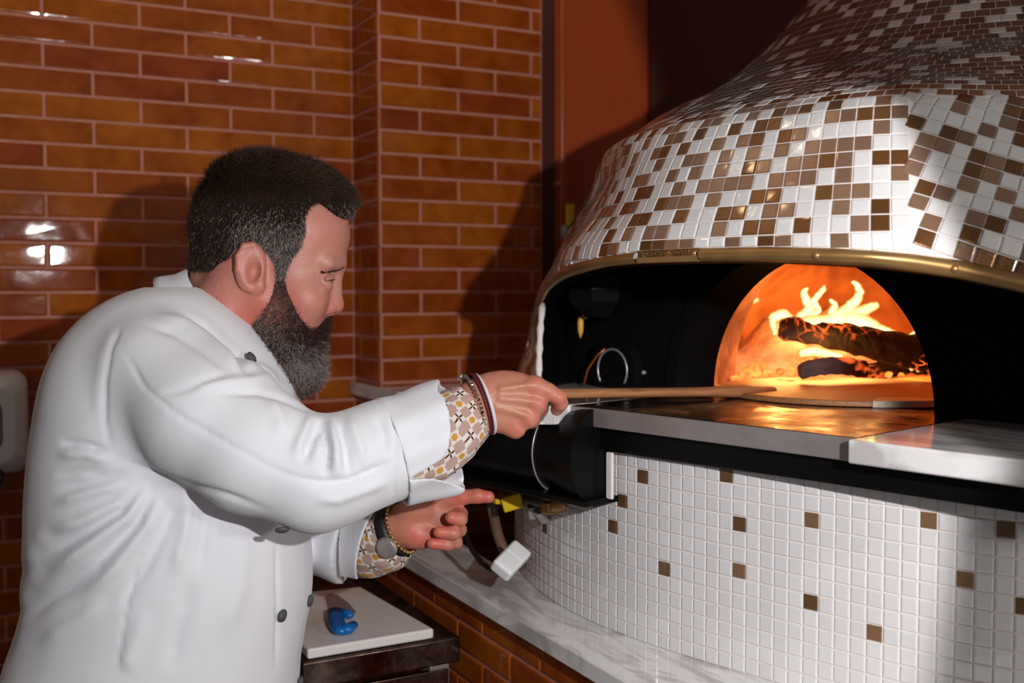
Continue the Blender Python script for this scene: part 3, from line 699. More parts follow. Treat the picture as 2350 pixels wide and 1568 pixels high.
flame([[(1835, 812, 1.94, 10), (1865, 806, 1.94, 13), (1900, 812, 1.94, 11), (1935, 820, 1.93, 6)]], 'low bright flame glowing between the long log and the ash-grey log')
for x, y, D, e in ((1900, 700, 2.04, 3.9), (1965, 685, 2.06, 3.9), (1810, 715, 2.08, 2.9), (1760, 830, 2.0, .5), (1880, 800, 1.86, .35)):
    point('fire_light', at(x, y, D), e, .035, (1, .42, .10))

# ---------------------------------------------------------------- pizza peel
pz = -.170
peel = empty('pizza_peel', ov(-.42, .0, pz), 'wooden pizza peel with a round blade pushed into the oven mouth', 'pizza peel')
def prel(o): o.parent = peel; o.matrix_parent_inverse = Matrix.Translation(-Vector(peel.location)); return o
def blade_poly(n=48, r=.205):
    P = []
    for i in range(n):
        a = 2*math.pi*i/n; x, y = math.cos(a), math.sin(a)
        sx = abs(x)**.75*(1 if x > 0 else -1); P.append((-.42+r*x*1.02, .0+r*y*1.02))
    return P
mb = MB(); mb.prism([ov(a, b, 0)[:2] for a, b in blade_poly()], pz+.0005, pz+.0095); prel(mb.build('blade', M_WOOD, bevel=.0025))
for a0, a1 in ((3.65, 4.05), (1.95, 2.45)):
    P = [(-.42+r*math.cos(a), r*math.sin(a)) for r, aa in ((.212, np.linspace(a0, a1, 8)), (.16, np.linspace(a1-.1, a0+.1, 8))) for a in aa]
    mb = MB(); mb.prism([ov(a, b, 0)[:2] for a, b in P], pz+.0002, pz+.0102); o = prel(mb.build('pale_strip', M_WOODW, bevel=.0015)); tag(o, 'pale wooden edge strip')
h0 = Vector(at(1175, 905, 1.446)); h1 = Vector(ov(-.60, -.075, pz+.010)); hp = [h0.lerp(h1, f)+Vector((0, 0, .0)) for f in np.linspace(0, 1, 12)]
mb = MB(); hd = (h1-h0).normalized(); mb.tube(hp+[h1+hd*.06], [.0105]*9+[.011, .013, .016, .012], 16, flat=.68); prel(mb.build('handle', M_WOOD, smooth=True))

# ---------------------------------------------------------------- gas pipe by the painted wall
def pipe(mb, pts, r, **kw): mb.tube(pts, r, 14, **kw)
M_PIPE = M_simple('painted_pipe', lin(168, 78, 26), .4); M_YEL = M_simple('yellow_handle', lin(226, 186, 20), .4)
gp = empty('gas_pipe', (1.352, 2.47, -.60), 'thin brown vertical gas pipe with a yellow valve lever beside the pillar', 'pipe')
def grel(o, par): o.parent = par; o.matrix_parent_inverse = Matrix.Translation(-Vector(par.location)); return o
px0 = at(1290, 300, 2.60)
gx, gy = px0.x, px0.y
gp.location = (gx, gy, -.40)
mb = MB(); pipe(mb, [(gx, gy, -.40), (gx, gy, 1.34)], .0085); mb.box((gx, gy+.03, .26), (.012, .035, .008)); grel(mb.build('pipe_run', M_PIPE, smooth=True), gp)
mb = MB(); q = at(1303, 495, 2.58); mb.box((q.x, q.y-.01, q.z), (.010, .006, .027)); o = grel(mb.build('lever', M_YEL, bevel=.003), gp); tag(o, 'yellow lever')
mb = MB(); q = at(1297, 532, 2.58); mb.lathe((q.x, q.y, q.z-.02), [(.010, 0), (.014, .006), (.014, .03), (.010, .036)], 12); grel(mb.build('valve_body', M_STEEL, smooth=True), gp)

# gas valve assembly below the burner housing
gv = empty('gas_valve', at(1195, 1160, 1.74), 'brass gas valve with a yellow lever hanging under the black burner housing', 'valve')
mb = MB(); pipe(mb, [at(1150, 1142, 1.75), at(1205, 1152, 1.73), at(1262, 1166, 1.70)], .012); grel(mb.build('pipe_run', M_STEEL, smooth=True), gv)
mb = MB(); c0 = at(1262, 1155, 1.68); mb.lathe(c0-Vector((0, 0, .018)), [(.008, 0), (.016, .004), (.016, .02), (.011, .024), (.013, .044)], 8); mb.lathe(at(1282, 1158, 1.67), [(.012, -.02), (.014, -.008), (.014, .014), (.009, .02)], 14, ax=(.3, -.9, .3)); grel(mb.build('union_nut', M_BRASS, smooth=False, bevel=.001), gv)
mb = MB(); q = at(1176, 1152, 1.72); mb.box(q, (.017, .010, .013), ax=((.8, -.5, .3), (.5, .8, 0), (-.25, .1, .95))); mb.box(at(1145, 1149, 1.73), (.010, .008, .005)); o = grel(mb.build('lever', M_YEL, bevel=.003), gv); tag(o, 'yellow lever')
mb = MB(); mb.lathe(at(1243, 1182, 1.70), [(.010, -.012), (.010, .012), (.006, .016)], 12, ax=(.5, .2, -.6)); mb.lathe(at(1222, 1172, 1.71), [(.010, -.01), (.012, 0), (.010, .012)], 6, ax=(.2, .2, -.8)); grel(mb.build('drain_cap', M_STEEL, smooth=False, bevel=.001), gv)
# flexible hoses dropping behind the ledge
mb = MB(); mb.tube([at(1128, 1150, 1.80), at(1133, 1185, 1.82), at(1142, 1225, 1.84), at(1156, 1262, 1.84), at(1168, 1300, 1.84)], .009, 12)
o = mb.build('gas_hose', M_simple('brown_hose', lin(112, 84, 66), .5), smooth=True); tag(o, 'brownish flexible gas hose hanging behind the marble ledge', 'hose')
# power strip and its cable
ps = empty('power_strip', at(1172, 1315, 1.73), 'white two-socket power strip leaning at the end of the marble ledge', 'power strip')
a0, a1 = at(1148, 1312, 1.67), at(1196, 1262, 1.72); ax0 = (a1-a0).normalized(); vw = -_F; ax2 = (vw-ax0*vw.dot(ax0)).normalized(); ax2 = (ax2+Vector((-.4, 0, .25))).normalized(); ax2 = (ax2-ax0*ax2.dot(ax0)).normalized(); ax1 = ax2.cross(ax0)
c = (a0+a1)/2
mb = MB(); mb.box(c, (.034, .0185, .012), ax=(ax0, ax1, ax2)); grel(mb.build('body', M_WPLAST, bevel=.006, seg=3), ps)
for s_ in (-.0155, .0155):
    mb = MB(); mb.box(c+ax0*s_+ax2*.0119, (.0135, .0150, .0012), ax=(ax0, ax1, ax2)); so = grel(mb.build('socket', M_WPLAST, bevel=.0012), ps)
    for t in (-.0055, .0055):
        mb = MB(); mb.lathe(c+ax0*s_+ax1*t*.8+ax0*t*.6+ax2*.0128, [(.0022, 0), (.0022, .0006)], 10, ax=ax2); h_ = mb.build('pin_hole', M_BLACK); h_.parent = so; h_.matrix_parent_inverse = Matrix.Translation(-Vector(ps.location))
mb = MB(); mb.tube([at(1062, 1195, 1.88), at(1068, 1230, 1.84), at(1085, 1265, 1.80), at(1105, 1292, 1.75), at(1125, 1306, 1.72), at(1148, 1308, 1.69)], .0048, 10)
o = mb.build('power_cable', M_simple('black_rubber', (.006, .007, .009), .5), smooth=True); tag(o, 'black power cable running across the ledge to the power strip', 'cable')
# wall outlet on the back wall beyond the ledge
q = at(1093, 1178, 2.32); mb = MB(); mb.box((q.x, YB-.012, q.z), (.040, .012, .040)); o = mb.build('wall_socket', M_WPLAST, bevel=.006); tag(o, 'white square wall socket low on the brick wall behind the pointing hand', 'socket')

# ---------------------------------------------------------------- soap dispenser on the left wall
dx = .133
sd_ = empty('soap_dispenser', (dx-.06, YB-.004, -.375), 'white wall-mounted towel dispenser with a grey window at the picture edge', 'dispenser')
mb = MB(); n = 14
def rrect(x0, x1, z0, z1, r, k=5):
    P = []
    for cx, cz, a0 in ((x1-r, z1-r, 0), (x0+r, z1-r, 90), (x0+r, z0+r, 180), (x1-r, z0+r, 270)):
        for i in range(k): a = math.radians(a0+90*i/(k-1)); P.append((cx+r*math.cos(a), cz+r*math.sin(a)))
    return P
rows = []
for d, ins in ((.004, 0), (.03, 0), (.075, .002), (.100, .010), (.112, .030)):
    rows.append([(x, YB-d, z) for x, z in rrect(dx-.25+ins, dx-ins, -.375+ins, -.165-ins, .028)])
mb.grid(np.array(rows), close=True); mb.add(rows[-1], [tuple(range(len(rows[-1])))])
grel(mb.build('cover', M_WPLAST, smooth=True), sd_)
mb = MB(); mb.add([(x, YB-.1135, z) for x, z in rrect(dx-.22, dx-.052, -.325, -.212, .03)]+[(x, YB-.108, z) for x, z in rrect(dx-.224, dx-.048, -.329, -.208, .03)], [tuple(range(20))]+[(i, (i+1) % 20, 20+(i+1) % 20, 20+i) for i in range(20)]); grel(mb.build('window', M_GPLAST, smooth=False), sd_)
mb = MB(); mb.box((dx-.135, YB-.06, -.372), (.085, .045, .022)); grel(mb.build('tray', M_simple('dark_grey_plastic', lin(62, 64, 68), .35), bevel=.01), sd_)

# ---------------------------------------------------------------- worktop with cutting board and knife
zb = -.560
st = empty('steel_worktable', (.60, 1.83, -H), 'stainless steel work table beside the low tiled wall', 'table')
mb = MB(); mb.box((.60, 1.83, zb-.040), (.135, .255, .022)); grel(mb.build('tabletop', M_STEELD, bevel=.004), st)  # table in darkened steel: the man's shadow is put into its colour
mb = MB(); mb.box((.60, 1.585, zb-.36), (.115, .006, .29)); grel(mb.build('front_panel', M_STEELD, bevel=.002), st)
for x in (.50, .70):
    for y in (1.60, 2.06):
        mb = MB(); mb.box((x, y, (zb-.062-H)/2), (.018, .018, (H+zb-.062)/2)); grel(mb.build('leg', M_STEEL, bevel=.003), st)
m = NT('cutting_board_plastic', rough=.4, sss=.2); m.b.inputs['Subsurface Radius'].default_value = (.01, .01, .01)
stn = m.ramp(m.noise(9, 4), [(.56, (0, 0, 0)), (.75, (1, 1, 1))]); m.set('col', m.mix(m.math('MULTIPLY', stn, .5), lin(222, 216, 214), lin(214, 178, 120)))
mb = MB(); mb.prism([(.690, 1.582), (.668, 1.875), (.475, 1.905), (.475, 1.582)], zb-.017, zb); o = mb.build('cutting_board', m.m, bevel=.004, seg=3); tag(o, 'thick white plastic cutting board with yellowish stains on the steel table', 'cutting board')
kn = empty('kitchen_knife', (.565, 1.70, zb), 'kitchen knife with a bright blue handle on the white cutting board', 'knife')
bl = [(748, 1370), (757, 1362), (775, 1366), (798, 1382), (818, 1405), (806, 1412), (790, 1404), (765, 1403), (755, 1396)]
def flatz(x, y, z): d = at(x, y, 1.0); return d*(z/d.z)
mb = MB(); mb.prism([tuple(flatz(x, y, zb+.004))[:2] for x, y in bl], zb+.0015, zb+.0045); grel(mb.build('blade', M_STEEL, bevel=.0006), kn)
m = NT('blue_plastic', rough=.35, col=lin(0, 100, 175)); 
hp = [flatz(x, y, zb+.009) for x, y in ((768, 1404), (770, 1418), (774, 1434), (782, 1446), (793, 1449))]
mb = MB(); mb.tube(hp, [.0135, .0150, .0140, .0135, .010], 16, flat=.6); mb.tube([flatz(780, 1405, zb+.009), flatz(797, 1408, zb+.009), flatz(805, 1414, zb+.009)], [.008, .008, .006], 12, flat=.8); mb.tube([flatz(785, 1446, zb+.010), flatz(800, 1443, zb+.010), flatz(812, 1434, zb+.010)], [.010, .011, .008], 12, flat=.8)
o = grel(mb.build('handle', m.m, smooth=True), kn); tag(o, 'blue plastic handle')

# ---------------------------------------------------------------- sculpting tools (distance fields meshed by surface nets)
RH = np.array([math.cos(YAW), -math.sin(YAW), 0.0]); DH = np.array([math.sin(YAW), math.cos(YAW), 0.0]); ZH = np.array([0, 0, 1.0])
def man(x, y, D):
    p = np.array(at(x, y, D)); return np.array([p@RH, p@DH, p[2]])
def to_room(P): return P[:, :1]*RH+P[:, 1:2]*DH+P[:, 2:3]*ZH
def smin(a, b, k):
    h = np.clip(.5+.5*(b-a)/k, 0, 1); return b*(1-h)+a*h-k*h*(1-h)
def smax(a, b, k): return -smin(-a, -b, k)
def ell(P, c, r, rot=0.0, rotz=0.0):
    q = P-c
    if rotz: cs, sn = math.cos(rotz), math.sin(rotz); q = np.stack([q[:, 0]*cs+q[:, 1]*sn, -q[:, 0]*sn+q[:, 1]*cs, q[:, 2]], 1)
    if rot: cs, sn = math.cos(rot), math.sin(rot); q = np.stack([q[:, 0]*cs+q[:, 2]*sn, q[:, 1], -q[:, 0]*sn+q[:, 2]*cs], 1)
    r = np.array(r, float); k0 = np.linalg.norm(q/r, axis=1); k1 = np.linalg.norm(q/r**2, axis=1)+1e-9
    return k0*(k0-1)/k1
def cap(P, a, b, ra, rb=None, sq=1.0):
    rb = ra if rb is None else rb; ab = b-a; q = P-a; t = np.clip(q@ab/(ab@ab), 0, 1); d = q-t[:, None]*ab
    if sq != 1.0: d = d*np.array([1, 1/sq, 1])
    return np.linalg.norm(d, axis=1)-(ra+(rb-ra)*t)
def chain(P, pts, k=.01, sq=1.0):
    f = None
    for (a, ra), (b, rb) in zip(pts[:-1], pts[1:]):
        g = cap(P, a, b, ra, rb, sq); f = g if f is None else smin(f, g, k)
    return f
def poly2(P, poly):
    """signed distance to a closed outline in the side view (r, z)"""
    A = np.array(poly); x, z = P[:, 0], P[:, 2]; d = np.full(len(P), 1e9); ins = np.zeros(len(P), bool)
    for i in range(len(A)):
        a, b = A[i-1], A[i]; e = b-a; wx, wz = x-a[0], z-a[1]; t = np.clip((wx*e[0]+wz*e[1])/(e@e+1e-12), 0, 1)
        d = np.minimum(d, (wx-e[0]*t)**2+(wz-e[1]*t)**2)
        c = ((a[1] > z) != (b[1] > z)) & (x < (b[0]-a[0])*(z-a[1])/((b[1]-a[1]) if b[1] != a[1] else 1e-9)+a[0]); ins ^= c
    return np.sqrt(d)*np.where(ins, -1, 1)
def sidepoly(pts, D): return [(man(x, y, D)[0], man(x, y, D)[2]) for x, y in pts]
def nets(f, lo, hi, h):
    lo = np.array(lo, float); n = np.ceil((np.array(hi)-lo)/h).astype(int); B = 8; nb = (n+B-1)//B; n = nb*B+1
    V = np.ones(n, np.float32)
    I = np.stack(np.meshgrid(*[np.arange(k) for k in nb], indexing='ij'), -1).reshape(-1, 3)
    fc = f(lo+(I*B+B/2)*h); lim = h*B*.87*1.5+h*2; act = np.abs(fc) < lim
    for b, v in zip(I[~act], fc[~act]): V[b[0]*B:b[0]*B+B+1, b[1]*B:b[1]*B+B+1, b[2]*B:b[2]*B+B+1] = v
    off = np.stack(np.meshgrid(*[np.arange(B+1)]*3, indexing='ij'), -1).reshape(-1, 3); IA = I[act]
    for s in range(0, len(IA), 256):
        G = (IA[s:s+256, None, :]*B+off[None]).reshape(-1, 3); vals = f(lo+G*h); V[G[:, 0], G[:, 1], G[:, 2]] = vals
    S = V < 0
    c = [S[i:n[0]-1+i, j:n[1]-1+j, k:n[2]-1+k] for i in (0, 1) for j in (0, 1) for k in (0, 1)]
    cnt = sum(x.astype(np.int8) for x in c); mix = (cnt > 0) & (cnt < 8); idx = np.argwhere(mix); vid = -np.ones(mix.shape, int); vid[mix] = np.arange(len(idx))
    acc = np.zeros((len(idx), 3)); num = np.zeros(len(idx))
    corners = [(i, j, k) for i in (0, 1) for j in (0, 1) for k in (0, 1)]
    for a in corners:
        for ax in range(3):
            if a[ax] == 1: continue
            b = list(a); b[ax] = 1; ia, ib = idx+a, idx+b; va = V[tuple(ia.T)]; vb = V[tuple(ib.T)]; m_ = (va < 0) != (vb < 0)
            t = np.where(m_, va/(va-vb+1e-12), 0); pt = np.array(a, float)+np.eye(3)[ax]*t[:, None]; acc[m_] += pt[m_]; num[m_] += 1
    verts = lo+(idx+acc/num[:, None])*h; faces = []
    for ax in range(3):
        o1, o2 = [(1, 2), (2, 0), (0, 1)][ax]
        sl = [slice(1, None)]*3; a_ = [slice(1, -1)]*3; 
        A0 = [slice(1, n[i]-1) for i in range(3)]; A0[ax] = slice(0, n[ax]-1); A1 = list(A0); A1[ax] = slice(1, n[ax])
        s0, s1 = S[tuple(A0)], S[tuple(A1)]; e = np.argwhere(s0 != s1)
        if not len(e): continue
        base = e.copy(); base[:, o1] += 1; base[:, o2] += 1
        inside = s0[tuple(e.T)]
        def vv(d1, d2):
            q = base.copy(); q[:, o1] -= d1; q[:, o2] -= d2; return vid[tuple(q.T)]
        Q = np.stack([vv(1, 1), vv(0, 1), vv(0, 0), vv(1, 0)], 1); Q[~inside] = Q[~inside][:, ::-1]; faces.append(Q)
    return verts, np.concatenate(faces)
def vnormals(V, Fc):
    n = np.cross(V[Fc[:, 2]]-V[Fc[:, 0]], V[Fc[:, 3]]-V[Fc[:, 1]]); N = np.zeros_like(V)
    for i in range(4): np.add.at(N, Fc[:, i], n)
    return N/(np.linalg.norm(N, axis=1)[:, None]+1e-12)
def relax(V, Fc, it=2, lam=.5):
    for _ in range(it):
        S = np.zeros_like(V); c = np.zeros(len(V))
        for i in range(4):
            a, b = Fc[:, i], Fc[:, (i+1) % 4]; np.add.at(S, a, V[b]); np.add.at(S, b, V[a]); np.add.at(c, a, 1); np.add.at(c, b, 1)
        V = V+lam*(S/c[:, None]-V)
    return V
def largest(V, Fc):
    L = np.arange(len(V))
    for _ in range(400):
        m_ = L[Fc].min(1); L2 = L.copy(); np.minimum.at(L2, Fc.ravel(), np.repeat(m_, 4)); L2 = L2[L2]
        if (L2 == L).all(): break
        L = L2
    r = np.bincount(L).argmax(); k = L == r; ix = np.cumsum(k)-1; return V[k], ix[Fc[k[Fc[:, 0]]]]
def add_mesh(name, V, Fc, mat, parent=None, col=None, uv=None):
    me = bpy.data.meshes.new(name); W = to_room(V); me.vertices.add(len(W)); me.vertices.foreach_set('co', W.ravel())
    k = Fc.shape[1]; me.loops.add(Fc.size); me.loops.foreach_set('vertex_index', Fc.ravel().astype(np.int32))
    me.polygons.add(len(Fc)); me.polygons.foreach_set('loop_start', np.arange(len(Fc), dtype=np.int32)*k); me.update(calc_edges=True); me.validate()
    smooth_shade(me); me.materials.append(mat)
    if col is not None:
        at_ = me.color_attributes.new('Col', 'FLOAT_COLOR', 'POINT'); at_.data.foreach_set('color', np.concatenate([col, np.ones((len(col), 1))], 1).astype(np.float32).ravel())
    if uv is not None:
        ul = me.uv_layers.new(name='UVMap'); ul.data.foreach_set('uv', uv[Fc.ravel()].astype(np.float32).ravel())
    return put(bpy.data.objects.new(name, me), parent)
def vnoise(P, sc, seed=0):
    """cheap smooth noise from sines"""
    r = np.random.RandomState(seed); s = np.zeros(len(P))
    for i in range(7):
        k = r.normal(size=3); k *= sc*(.6+.25*i)/np.linalg.norm(k); s += np.sin(P@k+r.uniform(0, 6.28))/(1+.3*i)
    return s/3.4

# ---------------------------------------------------------------- materials for the man
m = NT('skin', rough=.44, spec=.4, sss=.07); m.b.inputs['Subsurface Radius'].default_value = (.012, .004, .0025)
c = m.attr(); m.set('col', m.mix(m.math('MULTIPLY', m.noise(90, 4), .35), c, m.mix(1.0, c, (.80, .52, .46), 'MULTIPLY')))
m.bump(m.math('ADD', m.noise(420, 3), m.noise(130, 3)), .35, .0011); M_SKIN = m.m
m = NT('white_cotton', rough=.85, sheen=.15, spec=.2); m.set('col', lin(222, 223, 229)); tw = m.n('ShaderNodeMapping', i_Vector=m.n('ShaderNodeTexCoord', 3), i_Rotation=(.4, .7, .3), i_Scale=(1, 1, 1))
m.bump(m.math('ADD', m.n('ShaderNodeTexWave', 1, i_Vector=tw, i_Scale=520, i_Distortion=.6), m.noise(35, 4)), .10, .0010); M_COTTON = m.m
m = NT('hair', rough=.38, spec=.45); m.set('col', m.attr()); M_HAIR = m.m
M_SIMPLEDARK = M_simple('lash', lin(34, 22, 20), .6); M_EYE = M_simple('eye_white', lin(190, 180, 178), .15); M_IRIS = M_simple('iris', lin(46, 52, 58), .1); M_BUTTON = M_simple('grey_cloth_button', lin(74, 76, 76), .7)
D0 = 1.55; PXM = D0/FPX
def hp(x, y, dd=0.0):
    return man(x, y, D0+dd)
def P_(v): return v*PXM
def persp(P): return P*(D0/P[:, 1:2])

# ---------------------------------------------------------------- head
def head_f(P):
    Q = P.copy(); c0 = man(612, 640, D0)[1]; Q[:, 1] = c0-np.abs(P[:, 1]-c0)      # mirrored halves
    f = ell(P, hp(610, 520), (P_(168), .078, P_(142)), .10)
    f = smin(f, ell(P, hp(702, 540), (P_(98), .066, P_(100))), .03)
    f = smin(f, ell(P, hp(672, 650), (P_(96), .066, P_(115)), -.1), .03)
    f = smin(f, cap(Q, hp(772, 606, -.004), hp(752, 604, -.040), P_(19), P_(15)), .016)      # brow
    f = smin(f, ell(Q, hp(700, 690, -.038), (P_(48), .027, P_(50))), .02)                      # cheek
    f = smin(f, ell(P, hp(686, 752), (P_(54), .046, P_(84)), .1), .025)                        # mouth region and chin
    f = smin(f, cap(Q, hp(600, 690, -.058), hp(690, 800, -.030), .013, .014), .03)             # jaw
    f = smin(f, cap(Q, hp(556, 640, -.030), hp(480, 790, -.028), .046, .056), .03)             # neck
    f = smin(f, cap(Q, hp(545, 640, -.046), hp(575, 770, -.030), .018, .016), .02)
    f = smin(f, cap(P, hp(497, 610), hp(478, 700), P_(52), P_(62)), .02)
    # eye socket and lid
    f = smax(f, -ell(Q, hp(778, 642, -.034), (P_(26), .017, P_(18))), .012)
    f = smin(f, ell(Q, hp(744, 646, -.032), (P_(20), .0130, P_(19))), .003)
    f = smin(f, cap(Q, hp(766, 634, -.024), hp(748, 641, -.048), .0030, .0022), .004)
    f = smax(f, -cap(Q, hp(770, 646, -.020), hp(758, 646, -.044), .0027, .0016), .0012)
    f = smin(f, cap(Q, hp(760, 660, -.026), hp(742, 663, -.046), .0026, .002), .007)
    # nose
    f = smin(f, cap(P, hp(772, 630), hp(769, 690), P_(11), P_(14)), .012)
    f = smin(f, ell(P, hp(766, 702), (P_(22), .0140, P_(21)), -.2), .012); f = smin(f, ell(P, hp(752, 672), (P_(24), .013, P_(40)), -.12), .012)
    f = smin(f, ell(Q, hp(753, 707, -.0125), (P_(17), .0070, P_(14)), -.2), .005)
    f = smax(f, -ell(Q, hp(763, 722, -.0075), (P_(9), .0035, P_(6))), .003)
    f = smax(f, -cap(Q, hp(738, 705, -.021), hp(727, 730, -.032), .0015), .006)
    # ear
    e0 = hp(574, 612, -.080)
    g = ell(Q, e0, (P_(33), .0085, P_(56)), -.10, .30)
    g = smin(g, ell(Q, hp(588, 655, -.077), (P_(19), .0055, P_(19))), .006)
    rim_ = [hp(594, 580, -.079), hp(580, 563, -.084), hp(560, 565, -.087), hp(546, 588, -.089), hp(546, 618, -.088), hp(558, 645, -.084), hp(574, 664, -.081)]
    g = smax(g, -ell(Q, hp(580, 612, -.093), (P_(22), .010, P_(36)), -.10, .30), .004)
    for a, b in zip(rim_[:-1], rim_[1:]): g = smin(g, cap(Q, a, b, .0042), .0025)
    g = smin(g, cap(Q, hp(566, 590, -.083), hp(562, 625, -.083), .0030), .004); g = smin(g, cap(Q, hp(562, 625, -.083), hp(580, 645, -.081), .003), .004)
    g = smin(g, cap(Q, hp(598, 610, -.077), hp(597, 632, -.077), .0048), .004)
    g = smax(g, -ell(Q, hp(584, 622, -.085), (P_(11), .009, P_(13))), .004)
    return smax(smin(f, g, .006), -ell(Q, hp(582, 624, -.085), (P_(11), .010, P_(23)), -.25), .007)
lo = man(420, 905, D0); hi = man(830, 330, D0); lo[1] = D0-.125; hi[1] = D0+.125; 
V, Fc = nets(head_f, np.minimum(lo, hi)-.01, np.maximum(lo, hi)+.01, .0021); V = relax(V, Fc, 1, .4)
SK = np.array(lin(190, 138, 122))
def skin_col(V):
    c = np.tile(SK, (len(V), 1)); red = np.array(lin(196, 96, 84))
    def blob(x, y, r, a, dd=0, D=D0):
        p = man(x, y, D); d = np.hypot(V[:, 0]-p[0], V[:, 2]-p[2]); return a*np.exp(-(d/r)**2)
    w_ = np.clip(blob(775, 705, .016, .42)+blob(575, 590, .035, .45)+blob(690, 690, .035, .35)+blob(560, 740, .05, .45)+blob(640, 740, .05, .5)+blob(740, 540, .05, .25), 0, .85)
    w_ = w_+.12*vnoise(V, 90, 3); w_ = np.clip(w_, 0, 1)[:, None]
    return c*(1-w_)+red*w_
parts_V = [V]; parts_F = [Fc]; parts_C = [skin_col(V)]

# ---------------------------------------------------------------- hands
def hand_R(P):
    A = man
    f = chain(P, [(A(1040, 985, 1.41), .031), (A(1095, 932, 1.425), .030), (A(1120, 925, 1.428), .033)], .02, .8)
    f = smin(f, ell(P, A(1160, 912, 1.425), (.046, .024, .036), .15), .022)
    for a, b in (((1125, 905), (1226, 888)), ((1125, 920), (1232, 926)), ((1120, 935), (1216, 958)), ((1115, 950), (1185, 984))):
        f = smin(f, cap(P, A(*a, 1.420), A(*b, 1.418), .018, .0125), .012)
    f = smin(f, ell(P, A(1232, 928, 1.413), (.0105, .0115, .011)), .008); f = smin(f, ell(P, A(1228, 886, 1.413), (.012, .012, .0115)), .008)
    f = smin(f, ell(P, A(1214, 962, 1.413), (.0100, .0105, .010)), .008); f = smin(f, ell(P, A(1180, 988, 1.420), (.0095, .010, .009)), .008)
    f = smin(f, chain(P, [(A(1228, 886, 1.416), .0118), (A(1256, 897, 1.414), .0108), (A(1281, 912, 1.416), .0104), (A(1286, 926, 1.424), .0096), (A(1278, 940, 1.436), .0086)], .004), .007)
    f = smin(f, chain(P, [(A(1234, 930, 1.42), .0108), (A(1241, 938, 1.452), .0102), (A(1222, 928, 1.475), .0095), (A(1196, 915, 1.474), .0085)], .004), .006)
    f = smin(f, chain(P, [(A(1216, 962, 1.42), .0102), (A(1222, 966, 1.452), .0098), (A(1203, 948, 1.472), .009), (A(1180, 930, 1.470), .008)], .004), .006)
    f = smin(f, chain(P, [(A(1182, 988, 1.425), .0094), (A(1190, 988, 1.452), .0088), (A(1172, 966, 1.466), .008), (A(1160, 945, 1.466), .0072)], .004), .006)
    f = smin(f, chain(P, [(A(1118, 892, 1.440), .0140), (A(1148, 882, 1.458), .0135), (A(1190, 888, 1.470), .0112), (A(1226, 896, 1.472), .0092)], .004), .010)
    for a, b in (((1150, 893), (1218, 884)), ((1150, 915), (1222, 922)), ((1140, 935), (1205, 952))):   # tendons
        f = smin(f, cap(P, A(*a, 1.398), A(*b, 1.403), .0020, .0025), .008)
    return f
lo = man(1010, 1030, 1.5); hi = man(1310, 820, 1.5); lo[1], hi[1] = 1.34, 1.52
V, Fc = nets(hand_R, np.minimum(lo, hi), np.maximum(lo, hi), .0016); V = relax(V, Fc, 1, .4)
V = V+vnormals(V, Fc)*(.0004*vnoise(V, 300, 9))[:, None]
HC = np.array(lin(188, 130, 106)); kn_ = np.zeros(len(V))
for x, y in ((1228, 886), (1235, 928), (1216, 962), (1182, 986), (1284, 915), (1115, 900)): p = man(x, y, 1.41); kn_ += .55*np.exp(-(((V-p)**2).sum(1))/(.014**2))
kn_ = np.clip(kn_+.10*vnoise(V, 120, 5), 0, .8)[:, None]
parts_V.append(V); parts_F.append(Fc); parts_C.append(HC*(1-kn_)+np.array(lin(204, 112, 96))*kn_)
def hand_L(P):
    A = man
    f = chain(P, [(A(850, 1240, 1.62), .031), (A(915, 1215, 1.585), .028), (A(940, 1208, 1.58), .029)], .02, .8)
    f = smin(f, ell(P, A(978, 1192, 1.58), (.044, .017, .040), -.1), .018)
    f = smin(f, ell(P, A(958, 1232, 1.566), (.026, .013, .017), -.25), .012)          # heel on the little-finger side
    f = smin(f, ell(P, A(950, 1166, 1.564), (.026, .014, .018), .2), .012)            # base of the thumb
    f = smin(f, chain(P, [(A(1018, 1150, 1.578), .0128), (A(1062, 1141, 1.570), .0112), (A(1095, 1139, 1.566), .0106), (A(1121, 1141, 1.563), .0092)], .004), .007)
    f = smin(f, chain(P, [(A(1025, 1172, 1.590), .0118), (A(1056, 1180, 1.568), .0108), (A(1056, 1192, 1.545), .0102), (A(1036, 1188, 1.538), .0094)], .004), .004)
    f = smin(f, chain(P, [(A(1020, 1198, 1.590), .0115), (A(1054, 1216, 1.568), .0105), (A(1040, 1224, 1.544), .0098), (A(1008, 1222, 1.540), .0090)], .004), .004)
    f = smin(f, chain(P, [(A(1010, 1224, 1.588), .0106), (A(1046, 1245, 1.570), .0096), (A(1026, 1250, 1.550), .009), (A(992, 1248, 1.546), .0082)], .004), .004)
    f = smin(f, chain(P, [(A(945, 1160, 1.572), .0135), (A(985, 1140, 1.560), .0118), (A(1022, 1128, 1.556), .0095)], .004), .006)
    return f
lo = man(815, 1300, 1.6); hi = man(1160, 1090, 1.6); lo[1], hi[1] = 1.48, 1.68
V, Fc = nets(hand_L, np.minimum(lo, hi), np.maximum(lo, hi), .0019); V = relax(V, Fc, 1, .4)
kn_ = np.zeros(len(V))
for x, y, D in ((1115, 1141, 1.56), (1034, 1188, 1.54), (1004, 1222, 1.54), (990, 1248, 1.54), (955, 1232, 1.55), (1056, 1140, 1.56)): p = man(x, y, D); kn_ += .7*np.exp(-(((V-p)**2).sum(1))/(.017**2))
kn_ = np.clip(kn_+.1, 0, .85)[:, None]
parts_V.append(V); parts_F.append(Fc); parts_C.append(HC*(1-kn_)+np.array(lin(212, 104, 92))*kn_)
